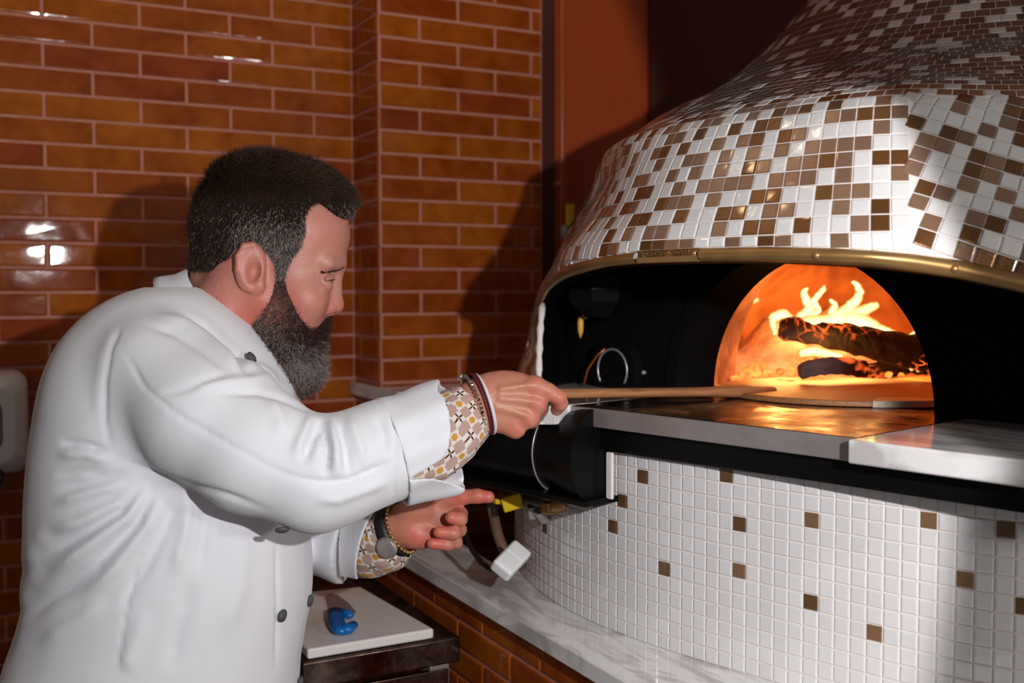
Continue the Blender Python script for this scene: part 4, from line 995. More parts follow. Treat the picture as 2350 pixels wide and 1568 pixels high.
# trunk under the clothes, joined to neck and wrists
def trunk_f(P):
    A = man
    f = cap(P, A(505, 740, 1.55), A(455, 860, 1.55), .052, .06)
    f = smin(f, ell(P, A(385, 960, 1.52), (.12, .15, .17)), .05); f = smin(f, ell(P, A(395, 1290, 1.52), (.155, .15, .20)), .05); f = smin(f, ell(P, A(370, 1560, 1.52), (.15, .16, .15)), .05)
    f = smin(f, chain(P, [(A(380, 900, 1.40), .055), (A(610, 1055, 1.335), .046), (A(735, 1105, 1.335), .04), (A(900, 1035, 1.375), .036), (A(1050, 975, 1.412), .029)], .03), .03)
    f = smin(f, chain(P, [(A(520, 900, 1.66), .055), (A(650, 1160, 1.70), .045), (A(735, 1235, 1.67), .04), (A(860, 1238, 1.615), .030)], .03), .03)
    return f
V, Fc = nets(trunk_f, man(60, 1720, 1.5)*[1, 0, 1]+[0, 1.28, 0], man(1080, 720, 1.5)*[1, 0, 1]+[0, 1.80, 0], .008)
parts_V.append(V); parts_F.append(Fc); parts_C.append(np.tile(SK, (len(V), 1)))
b_ = 0; FF = []
for v, f in zip(parts_V, parts_F): FF.append(f+b_); b_ += len(v)
person = add_mesh('person', np.concatenate(parts_V), np.concatenate(FF), M_SKIN, None, np.concatenate(parts_C))
tag(person, 'bearded man in a white chef jacket holding a wooden peel in the oven', 'person')

# eyes
EYC = man(612, 640, D0)[1]
for s_ in (-1, 1):
    c0_ = hp(744, 646, -.032); c0_[1] = EYC+s_*.032; c = Vector(to_room(c0_[None])[0]); mb = MB(); mb.lathe(c-Vector(RH)*.0117, [(.0001, 0)]+[(.0117*math.sin(a), .0117-.0117*math.cos(a)) for a in np.linspace(.2, 2.94, 10)], 16, ax=tuple(RH))
    ey = mb.build('eye', M_EYE, person, smooth=True); lk = Vector(to_room(np.array([[.92, -.05*s_, -.38]]))[0]).normalized()
    mb = MB(); mb.lathe(c+lk*.0104, [(.0056, 0), (.0050, .0010), (.002, .0015)], 14, ax=tuple(lk)); ir = mb.build('iris', M_IRIS, ey, smooth=True)
    mb = MB(); q = [hp(768, 641, -.021), hp(768, 642, -.027), hp(764, 643, -.034), hp(757, 644, -.041), hp(749, 645, -.046)]
    if s_ > 0:
        for p_ in q: p_[1] = 2*EYC-p_[1]
    mb.tube([Vector(p_) for p_ in to_room(np.array(q))], [.0004, .0008, .0009, .0008, .0003], 8); mb.build('eyelashes', M_SIMPLEDARK, person, smooth=True)

# ---------------------------------------------------------------- hair and beard
HAIR_POLY = sidepoly([(817, 480), (812, 500), (795, 505), (775, 497), (752, 478), (735, 466), (716, 474), (702, 500), (704, 532), (694, 565), (676, 592), (660, 622), (655, 645), (636, 648), (630, 610), (615, 586), (600, 566), (580, 553), (558, 558), (540, 578), (528, 596), (508, 604), (492, 620), (468, 624), (420, 618), (400, 500), (500, 320), (700, 310), (840, 400), (840, 470)], D0)
def hair_f(P):
    th = .0035+.0095*np.clip((P[:, 2]-hp(0, 560)[2])/P_(160), 0, 1)
    f = ell(P, hp(610, 515), (P_(164), .079, P_(144)), .12)
    f = smin(f, ell(P, hp(705, 520), (P_(100), .070, P_(106))), .03)
    f = smin(f, ell(P, hp(580, 432), (P_(86), .060, P_(66)), .2), .04)
    f = smin(f, ell(P, hp(700, 448), (P_(100), .060, P_(64)), -.35), .03)
    f = smin(f, ell(P, hp(782, 470), (P_(34), .045, P_(34))), .02)
    f = np.minimum(f, head_f(P)-.003) if False else f
    g = head_f(P)-.0030
    h_ = smin(f, smax(g, P[:, 0]-hp(720, 0)[0], .01), .01)
    h_ = h_+.0012*vnoise(P, 140, 2)
    return smax(h_, poly2(persp(P), HAIR_POLY), .006)
lo = man(410, 670, D0); hi = man(840, 325, D0); lo[1] = D0-.12; hi[1] = D0+.12
V, Fc = nets(hair_f, np.minimum(lo, hi)-.01, np.maximum(lo, hi)+.01, .0028); V = relax(V, Fc, 1, .3)
def hair_col(V, seed):
    r = np.random.RandomState(seed); y = (hp(0, 545)[2]-V[:, 2])/P_(70); x = (V[:, 0]-hp(560, 0)[0])/P_(80)
    g = np.clip(1.15+y, 0, 1)*np.clip(.45+x, .06, 1); g = np.clip(g*1.05, 0, 1); u = r.rand(len(V)); dark = np.array(lin(44, 32, 26)); br = np.array(lin(104, 72, 48)); gr = np.array(lin(192, 174, 166))
    c = dark*(1-u[:, None]*.45)+br*u[:, None]*.45; gm = (r.rand(len(V)) < g*.62)[:, None]; return np.where(gm, gr*(.65+.35*u[:, None]), c)
M_SCALP = NT('matte_hair', rough=.95, spec=.05); M_SCALP.set('col', M_SCALP.attr()); M_SCALP = M_SCALP.m
hair = add_mesh('hair', V, Fc, M_SCALP, person, hair_col(V, 1)*0+np.array(lin(30, 22, 19))+np.clip((.5+(hp(0, 560)[2]-V[:, 2])/P_(80)), 0, 1)[:, None]*np.clip(.4+(V[:, 0]-hp(570, 0)[0])/P_(90), 0, 1)[:, None]*.05)
def strands(name, roots, dirs, lens, cols, parent, rad_=.00022, segs=4, curl=.0, seed=0, droop=0):
    r = np.random.RandomState(seed); n = len(roots); P = [roots]; d = dirs/np.linalg.norm(dirs, axis=1)[:, None]
    for s in range(segs):
        d = d+curl*r.normal(size=d.shape)+np.array([0, 0, -droop]); d /= np.linalg.norm(d, axis=1)[:, None]; P.append(P[-1]+d*(lens/segs)[:, None])
    P = np.stack(P, 1); t = P[:, -1]-P[:, 0]; a = np.cross(t, r.normal(size=t.shape)); a /= np.linalg.norm(a, axis=1)[:, None]; b = np.cross(t/np.linalg.norm(t, axis=1)[:, None], a)
    w_ = rad_*np.array([1.0]+[1.0-.75*(s/segs) for s in range(1, segs+1)]); ring = []
    for k in range(3):
        an = 2.0944*k; ring.append(P+(a*math.cos(an)+b*math.sin(an))[:, None, :]*w_[None, :, None])
    W = np.stack(ring, 2); V = W.reshape(-1, 3); S1 = segs+1; base = np.arange(n)[:, None]*S1*3; Q = []
    for s in range(segs):
        for k in range(3):
            Q.append(np.concatenate([base+s*3+k, base+s*3+(k+1) % 3, base+(s+1)*3+(k+1) % 3, base+(s+1)*3+k], 1))
    return add_mesh(name, V, np.concatenate(Q), M_HAIR, parent, np.repeat(cols, S1*3, axis=0))
def sample(V, Fc, n, seed, keep=None):
    r = np.random.RandomState(seed); a = np.linalg.norm(np.cross(V[Fc[:, 2]]-V[Fc[:, 0]], V[Fc[:, 3]]-V[Fc[:, 1]]), axis=1); i = r.choice(len(Fc), n, p=a/a.sum()); u, v = r.rand(2, n)
    A, B, C_, E_ = [V[Fc[i, k]] for k in range(4)]; p = (A*(1-u)[:, None]+B*u[:, None])*(1-v)[:, None]+(E_*(1-u)[:, None]+C_*u[:, None])*v[:, None]
    N = vnormals(V, Fc)[Fc[i, 0]]; return p, N
p, N = sample(V, Fc, 62000, 4); k = N[:, 2] > -.6; p, N = p[k], N[k]
top = np.clip((p[:, 2]-hp(0, 470)[2])/P_(60), 0, 1)[:, None]
dr = np.stack([.75*top[:, 0]-.10+.1*np.sin(p[:, 1]*60), 0*top[:, 0], -.55+.25*top[:, 0]], 1); dr[:, 0] += .35*np.clip((p[:, 0]-hp(640, 0)[0])/P_(60), -1, 1)*(1-top[:, 0])*.5
dr[:, 0] += .5*vnoise(p, 55, 21); dr[:, 1] += .5*vnoise(p, 60, 22); dr = dr-N*(dr*N).sum(1)[:, None]; dr = dr/np.linalg.norm(dr, axis=1)[:, None]+N*(.30+.25*top)
r_ = np.random.RandomState(3); ln = (.0075+.010*top[:, 0])*r_.uniform(.7, 1.3, len(p))
strands('hair_strands', p-N*.001, dr, ln, hair_col(p, 7), hair, .00034, 4, .20, 5)

BEARD_POLY = sidepoly([(632, 640), (655, 636), (662, 665), (676, 700), (694, 735), (714, 762), (726, 756), (738, 738), (748, 722), (760, 728), (760, 742), (752, 757), (742, 768), (738, 785), (737, 815), (739, 838), (733, 866), (712, 884), (690, 893), (664, 893), (640, 878), (618, 860), (598, 842), (585, 822), (573, 795), (568, 765), (580, 742), (596, 722), (610, 700), (622, 675)], D0)
def beard_vol(P):
    c0 = man(612, 640, D0)[1]; Q = P.copy(); Q[:, 1] = c0-np.abs(P[:, 1]-c0)
    f = ell(P, hp(675, 812), (P_(64), .050, P_(82)), .25)
    f = smin(f, ell(Q, hp(645, 765, -.040), (P_(72), .024, P_(78)), .5), .02)
    f = smin(f, ell(P, hp(724, 750), (P_(36), .036, P_(24)), -.5), .012); f = smin(f, ell(P, hp(704, 785), (P_(38), .034, P_(34))), .015)
    f = smin(f, ell(P, hp(690, 862), (P_(48), .036, P_(34))), .02)
    f = smin(f, head_f(P)-.0018, .006)
    return f
def beard_f(P):
    h_ = beard_vol(P)+.0016*vnoise(P, 170, 6)+.0010*vnoise(P, 420, 8); return smax(h_, poly2(persp(P), BEARD_POLY), .008)
lo = man(555, 905, D0); hi = man(775, 620, D0); lo[1] = D0-.095; hi[1] = D0+.095
V, Fc = nets(beard_f, np.minimum(lo, hi)-.01, np.maximum(lo, hi)+.01, .0026)
def beard_col(V, seed):
    r = np.random.RandomState(seed); u = r.rand(len(V))
    chin = np.exp(-(((V[:, 0]-hp(708, 0)[0])/P_(42))**2+((V[:, 2]-hp(0, 838)[2])/P_(42))**2)); side = np.exp(-(((V[:, 0]-hp(612, 0)[0])/P_(45))**2+((V[:, 2]-hp(0, 735)[2])/P_(60))**2))
    mou = np.exp(-(((V[:, 0]-hp(742, 0)[0])/P_(38))**2+((V[:, 2]-hp(0, 750)[2])/P_(34))**2)); burn = np.exp(-(((V[:, 0]-hp(645, 0)[0])/P_(25))**2+((V[:, 2]-hp(0, 655)[2])/P_(40))**2))
    g = np.clip(.20+.75*chin+.28*side+.35*burn-.3*mou, 0, .93); dk = np.array(lin(38, 27, 24)); rd = np.array(lin(104, 62, 50)); gr = np.array(lin(178, 164, 158))
    c = dk+(rd-dk)*(u*.5)[:, None]; return np.where((r.rand(len(V)) < g)[:, None], gr*(.6+.4*u[:, None]), c)
bc = np.array(lin(50, 36, 32))+np.exp(-(((V[:, 0]-hp(708, 0)[0])/P_(38))**2+((V[:, 2]-hp(0, 838)[2])/P_(40))**2))[:, None]*.10
sk_ = np.exp(-(((V[:, 0]-hp(640, 0)[0])/P_(40))**2+((V[:, 2]-hp(0, 728)[2])/P_(50))**2))[:, None]
beard = add_mesh('beard', V, Fc, M_SCALP, person, bc*(1-.75*sk_)+np.array(lin(150, 92, 80))*.75*sk_)
p, N = sample(V, Fc, 60000, 11); dens = np.random.RandomState(1).rand(len(p)); k = (N[:, 1] < .9); p, N = p[k], N[k]
dr = np.stack([-.1+.25*np.clip((p[:, 0]-hp(650, 0)[0])/P_(80), -1, 1), 0*p[:, 0], -1+0*p[:, 0]], 1); dr = dr-N*(dr*N).sum(1)[:, None]*.8+N*.45
low = np.clip((hp(0, 690)[2]-p[:, 2])/P_(120), 0, 1); ln = (.005+.012*low)*np.random.RandomState(4).uniform(.6, 1.4, len(p))
strands('beard_strands', p-N*.001, dr, ln, beard_col(p, 9), beard, .00030, 5, .42, 6)
# brows
r_ = np.random.RandomState(12); n = 750; u = r_.rand(n); sg = np.where(r_.rand(n) < .5, -1, 1); q = np.stack([hp(789-48*a, 613+12*a+r_.uniform(-5, 4)*(1-.4*a), -(.008+.038*a)) for a, s in zip(u, sg)]); q[:, 1] = np.where(sg > 0, 2*EYC-q[:, 1], q[:, 1])
for _ in range(6): q[:, 0] -= 0
fq = head_f(q); 
for _ in range(8):
    e = 1e-4; gx_ = (head_f(q+[e, 0, 0])-head_f(q-[e, 0, 0]))/(2*e); gy_ = (head_f(q+[0, e, 0])-head_f(q-[0, e, 0]))/(2*e); gz_ = (head_f(q+[0, 0, e])-head_f(q-[0, 0, e]))/(2*e); G_ = np.stack([gx_, gy_, gz_], 1); q = q-G_*head_f(q)[:, None]/((G_**2).sum(1)[:, None]+1e-6)
dr = G_*.35+np.stack([-.7+0*u, sg*.5, .1+0*u], 1)
strands('eyebrows', q, dr, .007*np.ones(n), np.tile(lin(58, 38, 32), (n, 1))*(.6+1.2*r_.rand(n, 1)), person, .00028, 3, .2, 3)
# fine hairs on the nape and on the back of the hand
def surf_strands(name, f, pts, dirs, ln, col, par, rad_=.00012):
    q = np.array(pts)
    for _ in range(10):
        e = 1e-4; G_ = np.stack([(f(q+np.eye(3)[i]*e)-f(q-np.eye(3)[i]*e))/(2*e) for i in range(3)], 1); q = q-G_*f(q)[:, None]/((G_**2).sum(1)[:, None]+1e-6)
    return strands(name, q, dirs*.9+G_*.3, np.full(len(q), ln), np.tile(col, (len(q), 1)), par, rad_, 3, .2, 2)
n = 160; u, v = r_.rand(2, n); q = [hp(448+a*75, 634+a*20+b*(38+30*a), -.05-.01*a) for a, b in zip(u, v)]; surf_strands('nape_hair', head_f, q, np.tile([.35, 0, -.9], (n, 1)), .0035, lin(70, 46, 38), hair)

# ---------------------------------------------------------------- chef jacket
A = man
SL_R = [(A(372, 862, 1.395), .082), (A(470, 955, 1.355), .083), (A(590, 1035, 1.335), .077), (A(722, 1092, 1.335), .068), (A(790, 1070, 1.345), .064), (A(880, 1036, 1.365), .0625), (A(1000, 1000, 1.39), .0640), (A(1075, 975, 1.405), .066)]
SL_L = [(A(530, 870, 1.66), .078), (A(650, 1130, 1.71), .068), (A(730, 1220, 1.68), .060), (A(800, 1250, 1.65), .056), (A(905, 1262, 1.59), .058)]
def plane(P, a, nrm): nrm = np.array(nrm, float); nrm /= np.linalg.norm(nrm); return (P-a)@nrm
gapR = sidepoly([(945, 1081), (985, 1060), (1022, 1038), (1045, 1000), (1120, 1000), (1120, 1120), (1062, 1118), (1035, 1098), (1000, 1083), (970, 1080)], 1.385)
cutR = sidepoly([(1008, 893), (1024, 905), (1036, 935), (1041, 975), (1036, 1015), (1024, 1040), (1060, 1095), (1066, 1125), (1090, 1180), (1250, 1180), (1250, 820), (1000, 820)], 1.385)
SLD = A(1075, 975, 1.405)-A(905, 1030, 1.37); SLE = np.array([.95, -.2, -.15])
def cuffR_f(P):
    flap = cap(P, A(890, 1100, 1.372), A(1042, 1110, 1.392), .036, .012); o_ = smin(chain(P, [(q, r+.0014) for q, r in SL_R[4:]], .02), flap, .025)
    o_ = o_+.0012*np.sin((P[:, 0]*.35-P[:, 2])*150+2*vnoise(P, 40, 3))+.0012*vnoise(P, 45, 5)
    f = smax(o_, -(o_+.0042), .001); f = smax(f, -poly2(P, cutR), .0015)
    f = smax(f, -smax(poly2(P, gapR), P[:, 1]-1.40, .002), .0015); return smax(f, -plane(P, A(896, 1034, 1.37), SLD), .0015)
def cuffL_f(P):
    o_ = chain(P, [(q, r+.0012) for q, r in SL_L[2:]]+[(A(960, 1265, 1.57), .058)], .02)+.0016*vnoise(P, 45, 5)
    f = smax(o_, -(o_+.0042), .001); f = smax(f, plane(P, A(850, 1262, 1.61), (.93, -.2, -.20)), .0015); return smax(f, -plane(P, A(792, 1250, 1.645), SLE), .0015)
def jacket_f(P):
    f = ell(P, A(385, 905, 1.52), (.150, .185, .155), .25)
    f = smin(f, ell(P, A(350, 1060, 1.52), (.152, .185, .20)), .06)
    f = smin(f, ell(P, A(398, 1300, 1.52), (.196, .185, .25), .05), .07)
    f = smin(f, ell(P, A(345, 1600, 1.52), (.205, .19, .20)), .06)
    f = smin(f, ell(P, A(560, 930, 1.53), (.075, .12, .10)), .05)
    f = smin(f, cap(P, A(430, 790, 1.47), A(500, 800, 1.62), .062, .058), .05)
    f = smin(f, cap(P, A(345, 800, 1.44), A(440, 790, 1.55), .060, .07), .04)
    a_ = chain(P, SL_R[:6]+[SL_R[5]], .02) if False else chain(P, SL_R[:7], .02); a_ = smax(a_, plane(P, A(912, 1030, 1.37), SLD), .003)
    l_ = chain(P, SL_L[:4]+[(A(830, 1250, 1.63), .056)], .02); l_ = smax(l_, plane(P, A(800, 1250, 1.645), SLE), .003)
    f = smin(f, a_, .022); f = smin(f, l_, .02)
    f = smax(f, -cap(P, A(520, 690, 1.55), A(478, 780, 1.55), .058, .064), .006)
    return smax(f, A(0, 1790, 1.5)[2]-P[:, 2], .004)
lo = A(-40, 1800, 1.5); hi = A(1100, 660, 1.5); lo[1], hi[1] = 1.24, 1.80
V, Fc = nets(jacket_f, lo, hi, .0042); V = relax(V, Fc, 2, .5)
N = vnormals(V, Fc)
FOLDS = [  # (outline in the side view, height in metres (+ ridge, - groove), half width in pixels)
 ([(345, 1092), (268, 1160), (170, 1205), (90, 1225)], .0060, 17), ([(350, 1098), (285, 1190), (180, 1270), (75, 1345)], .0085, 20), ([(362, 1104), (300, 1215), (205, 1310), (95, 1390), (30, 1440)], -.0070, 15),
 ([(340, 1092), (270, 1178), (165, 1240), (70, 1290)], -.0070, 13), ([(378, 1108), (330, 1210), (255, 1310), (160, 1390)], .0065, 20), ([(405, 1112), (375, 1215), (320, 1320), (250, 1420)], -.0045, 16),
 ([(430, 1120), (415, 1230), (385, 1340)], .0045, 18), ([(470, 1130), (462, 1230), (445, 1330)], -.0035, 16), ([(250, 1040), (180, 1022), (125, 1018)], -.0045, 9), ([(262, 1062), (190, 1045), (118, 1046)], .0040, 14),
 ([(250, 1090), (180, 1085), (112, 1098)], -.0028, 11), ([(300, 1110), (200, 1135), (105, 1165)], .0045, 14), ([(300, 1085), (210, 1110), (108, 1130)], -.004, 11),
 ([(735, 958), (712, 1010), (690, 1075)], -.0080, 11), ([(718, 940), (694, 1000), (668, 1060)], .0050, 15), ([(736, 958), (748, 1030), (742, 1100)], -.0090, 11), ([(752, 950), (768, 1030), (770, 1110)], .0065, 15),
 ([(768, 958), (790, 1030), (800, 1105)], -.0055, 11), ([(795, 948), (818, 1010), (836, 1080)], .0045, 15), ([(735, 958), (660, 920), (590, 900), (470, 908)], -.0035, 9), ([(690, 905), (600, 870), (480, 885), (420, 900)], .0035, 15),
 ([(640, 1092), (730, 1112), (800, 1108), (870, 1078), (905, 1058)], -.0055, 9), ([(700, 1150), (770, 1150), (850, 1122), (905, 1100)], .0035, 16), ([(905, 935), (905, 1040), (902, 1165)], -.0022, 5), ([(930, 930), (938, 1000), (932, 1060)], .0030, 16),
 ([(860, 950), (880, 1000), (885, 1050)], -.0035, 13), ([(985, 915), (975, 970), (955, 1030)], -.0020, 15), ([(282, 742), (252, 800), (238, 880), (236, 970), (252, 1042)], -.0020, 6), ([(262, 742), (232, 810), (218, 890), (218, 970)], .0008, 14),
 ([(276, 790), (330, 890), (400, 950), (500, 1010), (620, 1078), (700, 1108)], -.0022, 5), ([(255, 1046), (330, 1082), (420, 1112), (520, 1142), (640, 1186)], -.0030, 9),
 ([(395, 700), (470, 752), (540, 815), (580, 880)], -.0055, 9), ([(340, 712), (430, 745), (520, 810), (560, 870)], .0045, 15), ([(305, 735), (400, 765), (480, 815), (540, 870)], -.0035, 12), ([(640, 880), (600, 850), (540, 830)], .0045, 15),
 ([(350, 910), (440, 890), (540, 850)], -.0025, 11), ([(610, 905), (640, 960), (640, 1010)], .0035, 20), ([(265, 1420), (300, 1320), (335, 1210)], -.0018, 5), ([(250, 1568), (280, 1400), (300, 1300)], -.0018, 5),
 ([(628, 1225), (630, 1400), (622, 1568)], -.0030, 5), ([(700, 1400), (690, 1480), (676, 1568)], -.0025, 8), ([(560, 1200), (540, 1350), (500, 1500)], .0030, 28), ([(440, 1330), (400, 1450), (370, 1568)], -.0035, 28), ([(330, 1400), (290, 1500), (270, 1568)], .0035, 26),
 ([(100, 1400), (180, 1350), (260, 1290)], -.0035, 12), ([(60, 1500), (160, 1440), (240, 1380)], .0035, 20), ([(780, 1215), (800, 1260), (805, 1300)], -.005, 12), ([(740, 1230), (760, 1265), (765, 1300)], .004, 14), ([(110, 1215), (62, 1262), (52, 1320)], .0030, 26), ([(90, 1300), (45, 1352), (30, 1420)], .0030, 26)]
xs, zs = V[:, 0], V[:, 2]; scl = V[:, 1]/1.40; disp = np.zeros(len(V))
near = np.clip((1.56-V[:, 1])/.05, 0, 1)
for pts, amp, wd in FOLDS:
    far_ = pts[0][0] > 735 and pts[0][1] > 1200 and pts[0][0] < 850
    Dr = 1.60 if far_ else (1.37 if pts[0][0] > 240 else 1.42)
    pl = [(A(x, y, Dr)[0]/Dr, A(x, y, Dr)[2]/Dr) for x, y in pts]; u_, w_ = xs/V[:, 1], zs/V[:, 1]; d2 = np.full(len(V), 1e9); L = np.zeros(len(V))
    for i in range(len(pl)-1):
        a, b = np.array(pl[i]), np.array(pl[i+1]); e = b-a; t = np.clip(((u_-a[0])*e[0]+(w_-a[1])*e[1])/(e@e), 0, 1); dd = (u_-a[0]-e[0]*t)**2+(w_-a[1]-e[1]*t)**2; mk = dd < d2; L[mk] = (i+t[mk])/(len(pl)-1); d2 = np.minimum(d2, dd)
    fade = np.clip(np.minimum(L, 1-L)*3.2, 0, 1); fade = fade*fade*(3-2*fade); fade = fade if abs(amp) > .0023 else np.clip(fade*3, 0, 1); disp += 1.45*amp*np.exp(-d2/(.8*wd/FPX)**2)*fade*near
disp += .0022*vnoise(V*[1, .5, 1], 26, 1)+.0010*vnoise(V, 60, 2)
V = V+N*disp[:, None]; V = relax(V, Fc, 1, .35)
jacket = add_mesh('chef_jacket', V, Fc, M_COTTON, person); tag(jacket, 'white double-breasted chef jacket')
for fn, b0, b1, d0, d1 in ((cuffR_f, (870, 1200), (1090, 860), 1.28, 1.50), (cuffL_f, (740, 1390), (900, 1140), 1.50, 1.74)):
    c0, c1 = A(*b0, 1.45), A(*b1, 1.45); c0[1], c1[1] = d0, d1; Vc, Fcc = nets(fn, np.minimum(c0, c1), np.maximum(c0, c1), .0021); Vc, Fcc = largest(Vc, Fcc); Vc = relax(Vc, Fcc, 1, .4)
    o = add_mesh('cuff', Vc, Fcc, M_COTTON, jacket)
# stand collar
def ring_band(name, c, u, v_, w_, prof, mat, parent, a0=0, a1=2*math.pi, n=72):
    """band round the axis w_: prof = list of (radius along u, radius along v, offset along w)"""
    rows = []
    for a in np.linspace(a0, a1, n): rows.append([c+u*(ru*math.cos(a))+v_*(rv*math.sin(a))+w_*h for ru, rv, h in prof])
    R = np.array(rows); a_, b_ = R.shape[:2]; Vv = R.reshape(-1, 3); Q = np.array([(i*b_+j, i*b_+j+1, (i+1)*b_+j+1, (i+1)*b_+j) for i in range(a_-1) for j in range(b_-1)]); return add_mesh(name, Vv, Q, mat, parent)
cu_ = A(574, 800, 1.55)-A(430, 632, 1.55); cl = np.linalg.norm(cu_); cu_ /= cl; cw = np.cross(np.array([0, 1.0, 0]), cu_); cw = cw if cw[2] < 0 else -cw
cc = (A(574, 800, 1.55)+A(430, 632, 1.55))/2; _n = A(501, 716, 1.515); cc = np.array([_n[0], cc[1], _n[2]]); cl = cl+.022
ring_band('collar', cc, cu_, np.array([0, 1.0, 0]), cw, [(cl/2-.004, .068, .0), (cl/2-.0015, .0705, -.001), (cl/2+.001, .0725, .001), (cl/2+.006, .080, .018), (cl/2+.016, .094, .034), (cl/2+.021, .101, .041), (cl/2+.014, .095, .044)], M_COTTON, jacket)
# buttons
def proj_front(x, y, D, f): 
    q = A(x, y, D); d = q/np.linalg.norm(q); t = np.linalg.norm(q)*.80
    for _ in range(90):
        v = f((d*t)[None])[0]
        if v < .0004: break
        t += max(v*.5, .0004)
    e = 1e-3; p0 = d*t; g = np.array([f((p0+np.eye(3)[i]*e)[None])[0]-f((p0-np.eye(3)[i]*e)[None])[0] for i in range(3)]); return p0, g/np.linalg.norm(g)
for x, y in ((568, 827), (647, 1209), (643, 1412), (706, 1378), (684, 1566)):
    p0, g = proj_front(x, y, 1.5, jacket_f); g = g+np.array([.5, 0, 0])*(1 if x > 600 else .3); g /= np.linalg.norm(g); p0 = p0+g*(.003 if x < 600 else 0)
    c = Vector(to_room(p0[None])[0]); ax = Vector(to_room(g[None])[0]); mb = MB(); mb.lathe(c+ax*.002, [(.0075, 0), (.0088, .0015), (.0085, .0035), (.005, .0055), (.0015, .006)], 18, ax=tuple(ax)); mb.build('button', M_BUTTON, jacket, smooth=True)
# trousers and shoes (below the picture)
M_TROUS = M_simple('dark_trousers', lin(40, 42, 48), .8)
hipc = A(330, 1640, 1.50); fl_z = -H
mb = MB()
for s_ in (-.10, .10):
    top_ = np.array([hipc[0], hipc[1]+s_, A(0, 1740, 1.5)[2]]); kn2 = np.array([hipc[0]+.02, hipc[1]+s_*1.1, -.93]); an = np.array([hipc[0]-.02, hipc[1]+s_*1.1, fl_z+.06]); pts = [Vector(to_room(q[None])[0]) for q in (top_, top_*.5+kn2*.5, kn2, kn2*.5+an*.5, an)]; mb.tube(pts, [.115, .10, .078, .072, .07], 20)
mb.build('trousers', M_TROUS, person, smooth=True)
for s_ in (-.11, .11):
    mb = MB(); a_ = np.array([[hipc[0]-.07, hipc[1]+s_, fl_z+.045], [hipc[0]+.06, hipc[1]+s_, fl_z+.05], [hipc[0]+.17, hipc[1]+s_, fl_z+.036]]); mb.tube([Vector(q) for q in to_room(a_)], [.045, .05, .035], 14, flat=.85); mb.build('shoe', M_simple('black_shoe', (.01, .01, .01), .4), person, smooth=True)

# ---------------------------------------------------------------- patterned shirt cuffs
m = NT('patterned_shirt', rough=.8)
uvn = m.n('ShaderNodeTexCoord', 2); sep = m.t.nodes.new('ShaderNodeSeparateXYZ'); m.t.links.new(uvn, sep.inputs[0]); U_, V_ = sep.outputs[0], sep.outputs[1]
def cell(ou, ov_):
    return (m.math('SUBTRACT', m.math('FRACT', m.math('ADD', U_, ou)), .5), m.math('SUBTRACT', m.math('FRACT', m.math('ADD', V_, ov_)), .5))
def polar(x, y): return m.math('SQRT', m.math('ADD', m.math('MULTIPLY', x, x), m.math('MULTIPLY', y, y))), m.math('ARCTAN2', y, x)
def lobes(r, a, n, r0, amp, ph=0.0):  # inside = 1
    return m.math('LESS_THAN', r, m.math('MULTIPLY_ADD', m.math('COSINE', m.math('MULTIPLY_ADD', a, n, ph)), amp, r0))
white_, beige, must, brown, oran = lin(212, 206, 202), lin(176, 146, 134), lin(196, 140, 52), lin(62, 34, 34), lin(176, 104, 70)
x, y = cell(0, 0); r, a = polar(x, y); x2, y2 = cell(.5, .5); r2, a2 = polar(x2, y2); x3, y3 = cell(.5, 0); r3, a3 = polar(x3, y3); x4, y4 = cell(0, .5); r4, a4 = polar(x4, y4)
c = m.mix(lobes(r3, a3, 8, .29, .03), white_, beige); c = m.mix(lobes(r4, a4, 8, .29, .03), c, beige)
c = m.mix(lobes(r, a, 6, .235, .02), c, white_); c = m.mix(lobes(r, a, 6, .165, .016), c, must)
c = m.mix(lobes(r2, a2, 4, .115, .115), c, brown); c = m.mix(m.math('LESS_THAN', r2, .045), c, oran)
m.set('col', c); m.bump(m.noise(500, 2), .2, .0006); M_SHIRT = m.m
def sleeve_tube(name, pts, uscale, parent, sq=.85, fold=0.0, seed=0):
    """open cloth tube along (point, radius) pairs with UVs in pattern cells"""
    C_ = np.array([p for p, r in pts]); R_ = np.array([r for p, r in pts]); ss = np.linspace(0, len(pts)-1, 40); C2 = np.stack([np.interp(ss, range(len(pts)), C_[:, i]) for i in range(3)], 1); R2_ = np.interp(ss, range(len(pts)), R_)
    T = np.gradient(C2, axis=0); T /= np.linalg.norm(T, axis=1)[:, None]; dpt = np.array([0, 1.0, 0]); k = 72; Vv = []; UV = []; L = np.concatenate([[0], np.cumsum(np.linalg.norm(np.diff(C2, axis=0), axis=1))])
    for i in range(40):
        s1 = dpt-T[i]*(dpt@T[i]); s1 /= np.linalg.norm(s1); s2 = np.cross(T[i], s1)
        for j in range(k+1):
            a = 2*math.pi*j/k; rr_ = R2_[i]*(1+fold*(math.sin(a*5+L[i]*60+seed)+.6*math.sin(a*9-L[i]*90))*.5); Vv.append(C2[i]+s1*math.cos(a)*rr_*sq+s2*math.sin(a)*rr_); UV.append((a*R2_.mean()/uscale, L[i]/uscale))
    Q = np.array([(i*(k+1)+j, i*(k+1)+j+1, (i+1)*(k+1)+j+1, (i+1)*(k+1)+j) for i in range(39) for j in range(k)]); o = add_mesh(name, np.array(Vv), Q, M_SHIRT, parent, None, np.array(UV))
    so = o.modifiers.new('thick', 'SOLIDIFY'); so.thickness = .0012; return o
o = sleeve_tube('shirt_sleeve', [(A(900, 1045, 1.37), .056), (A(985, 1010, 1.39), .056), (A(1030, 985, 1.402), .050), (A(1062, 958, 1.415), .044), (A(1083, 940, 1.423), .0405)], .030, person, .72, .05, 1); tag(o, 'beige shirt cuff with ochre and brown flower print')
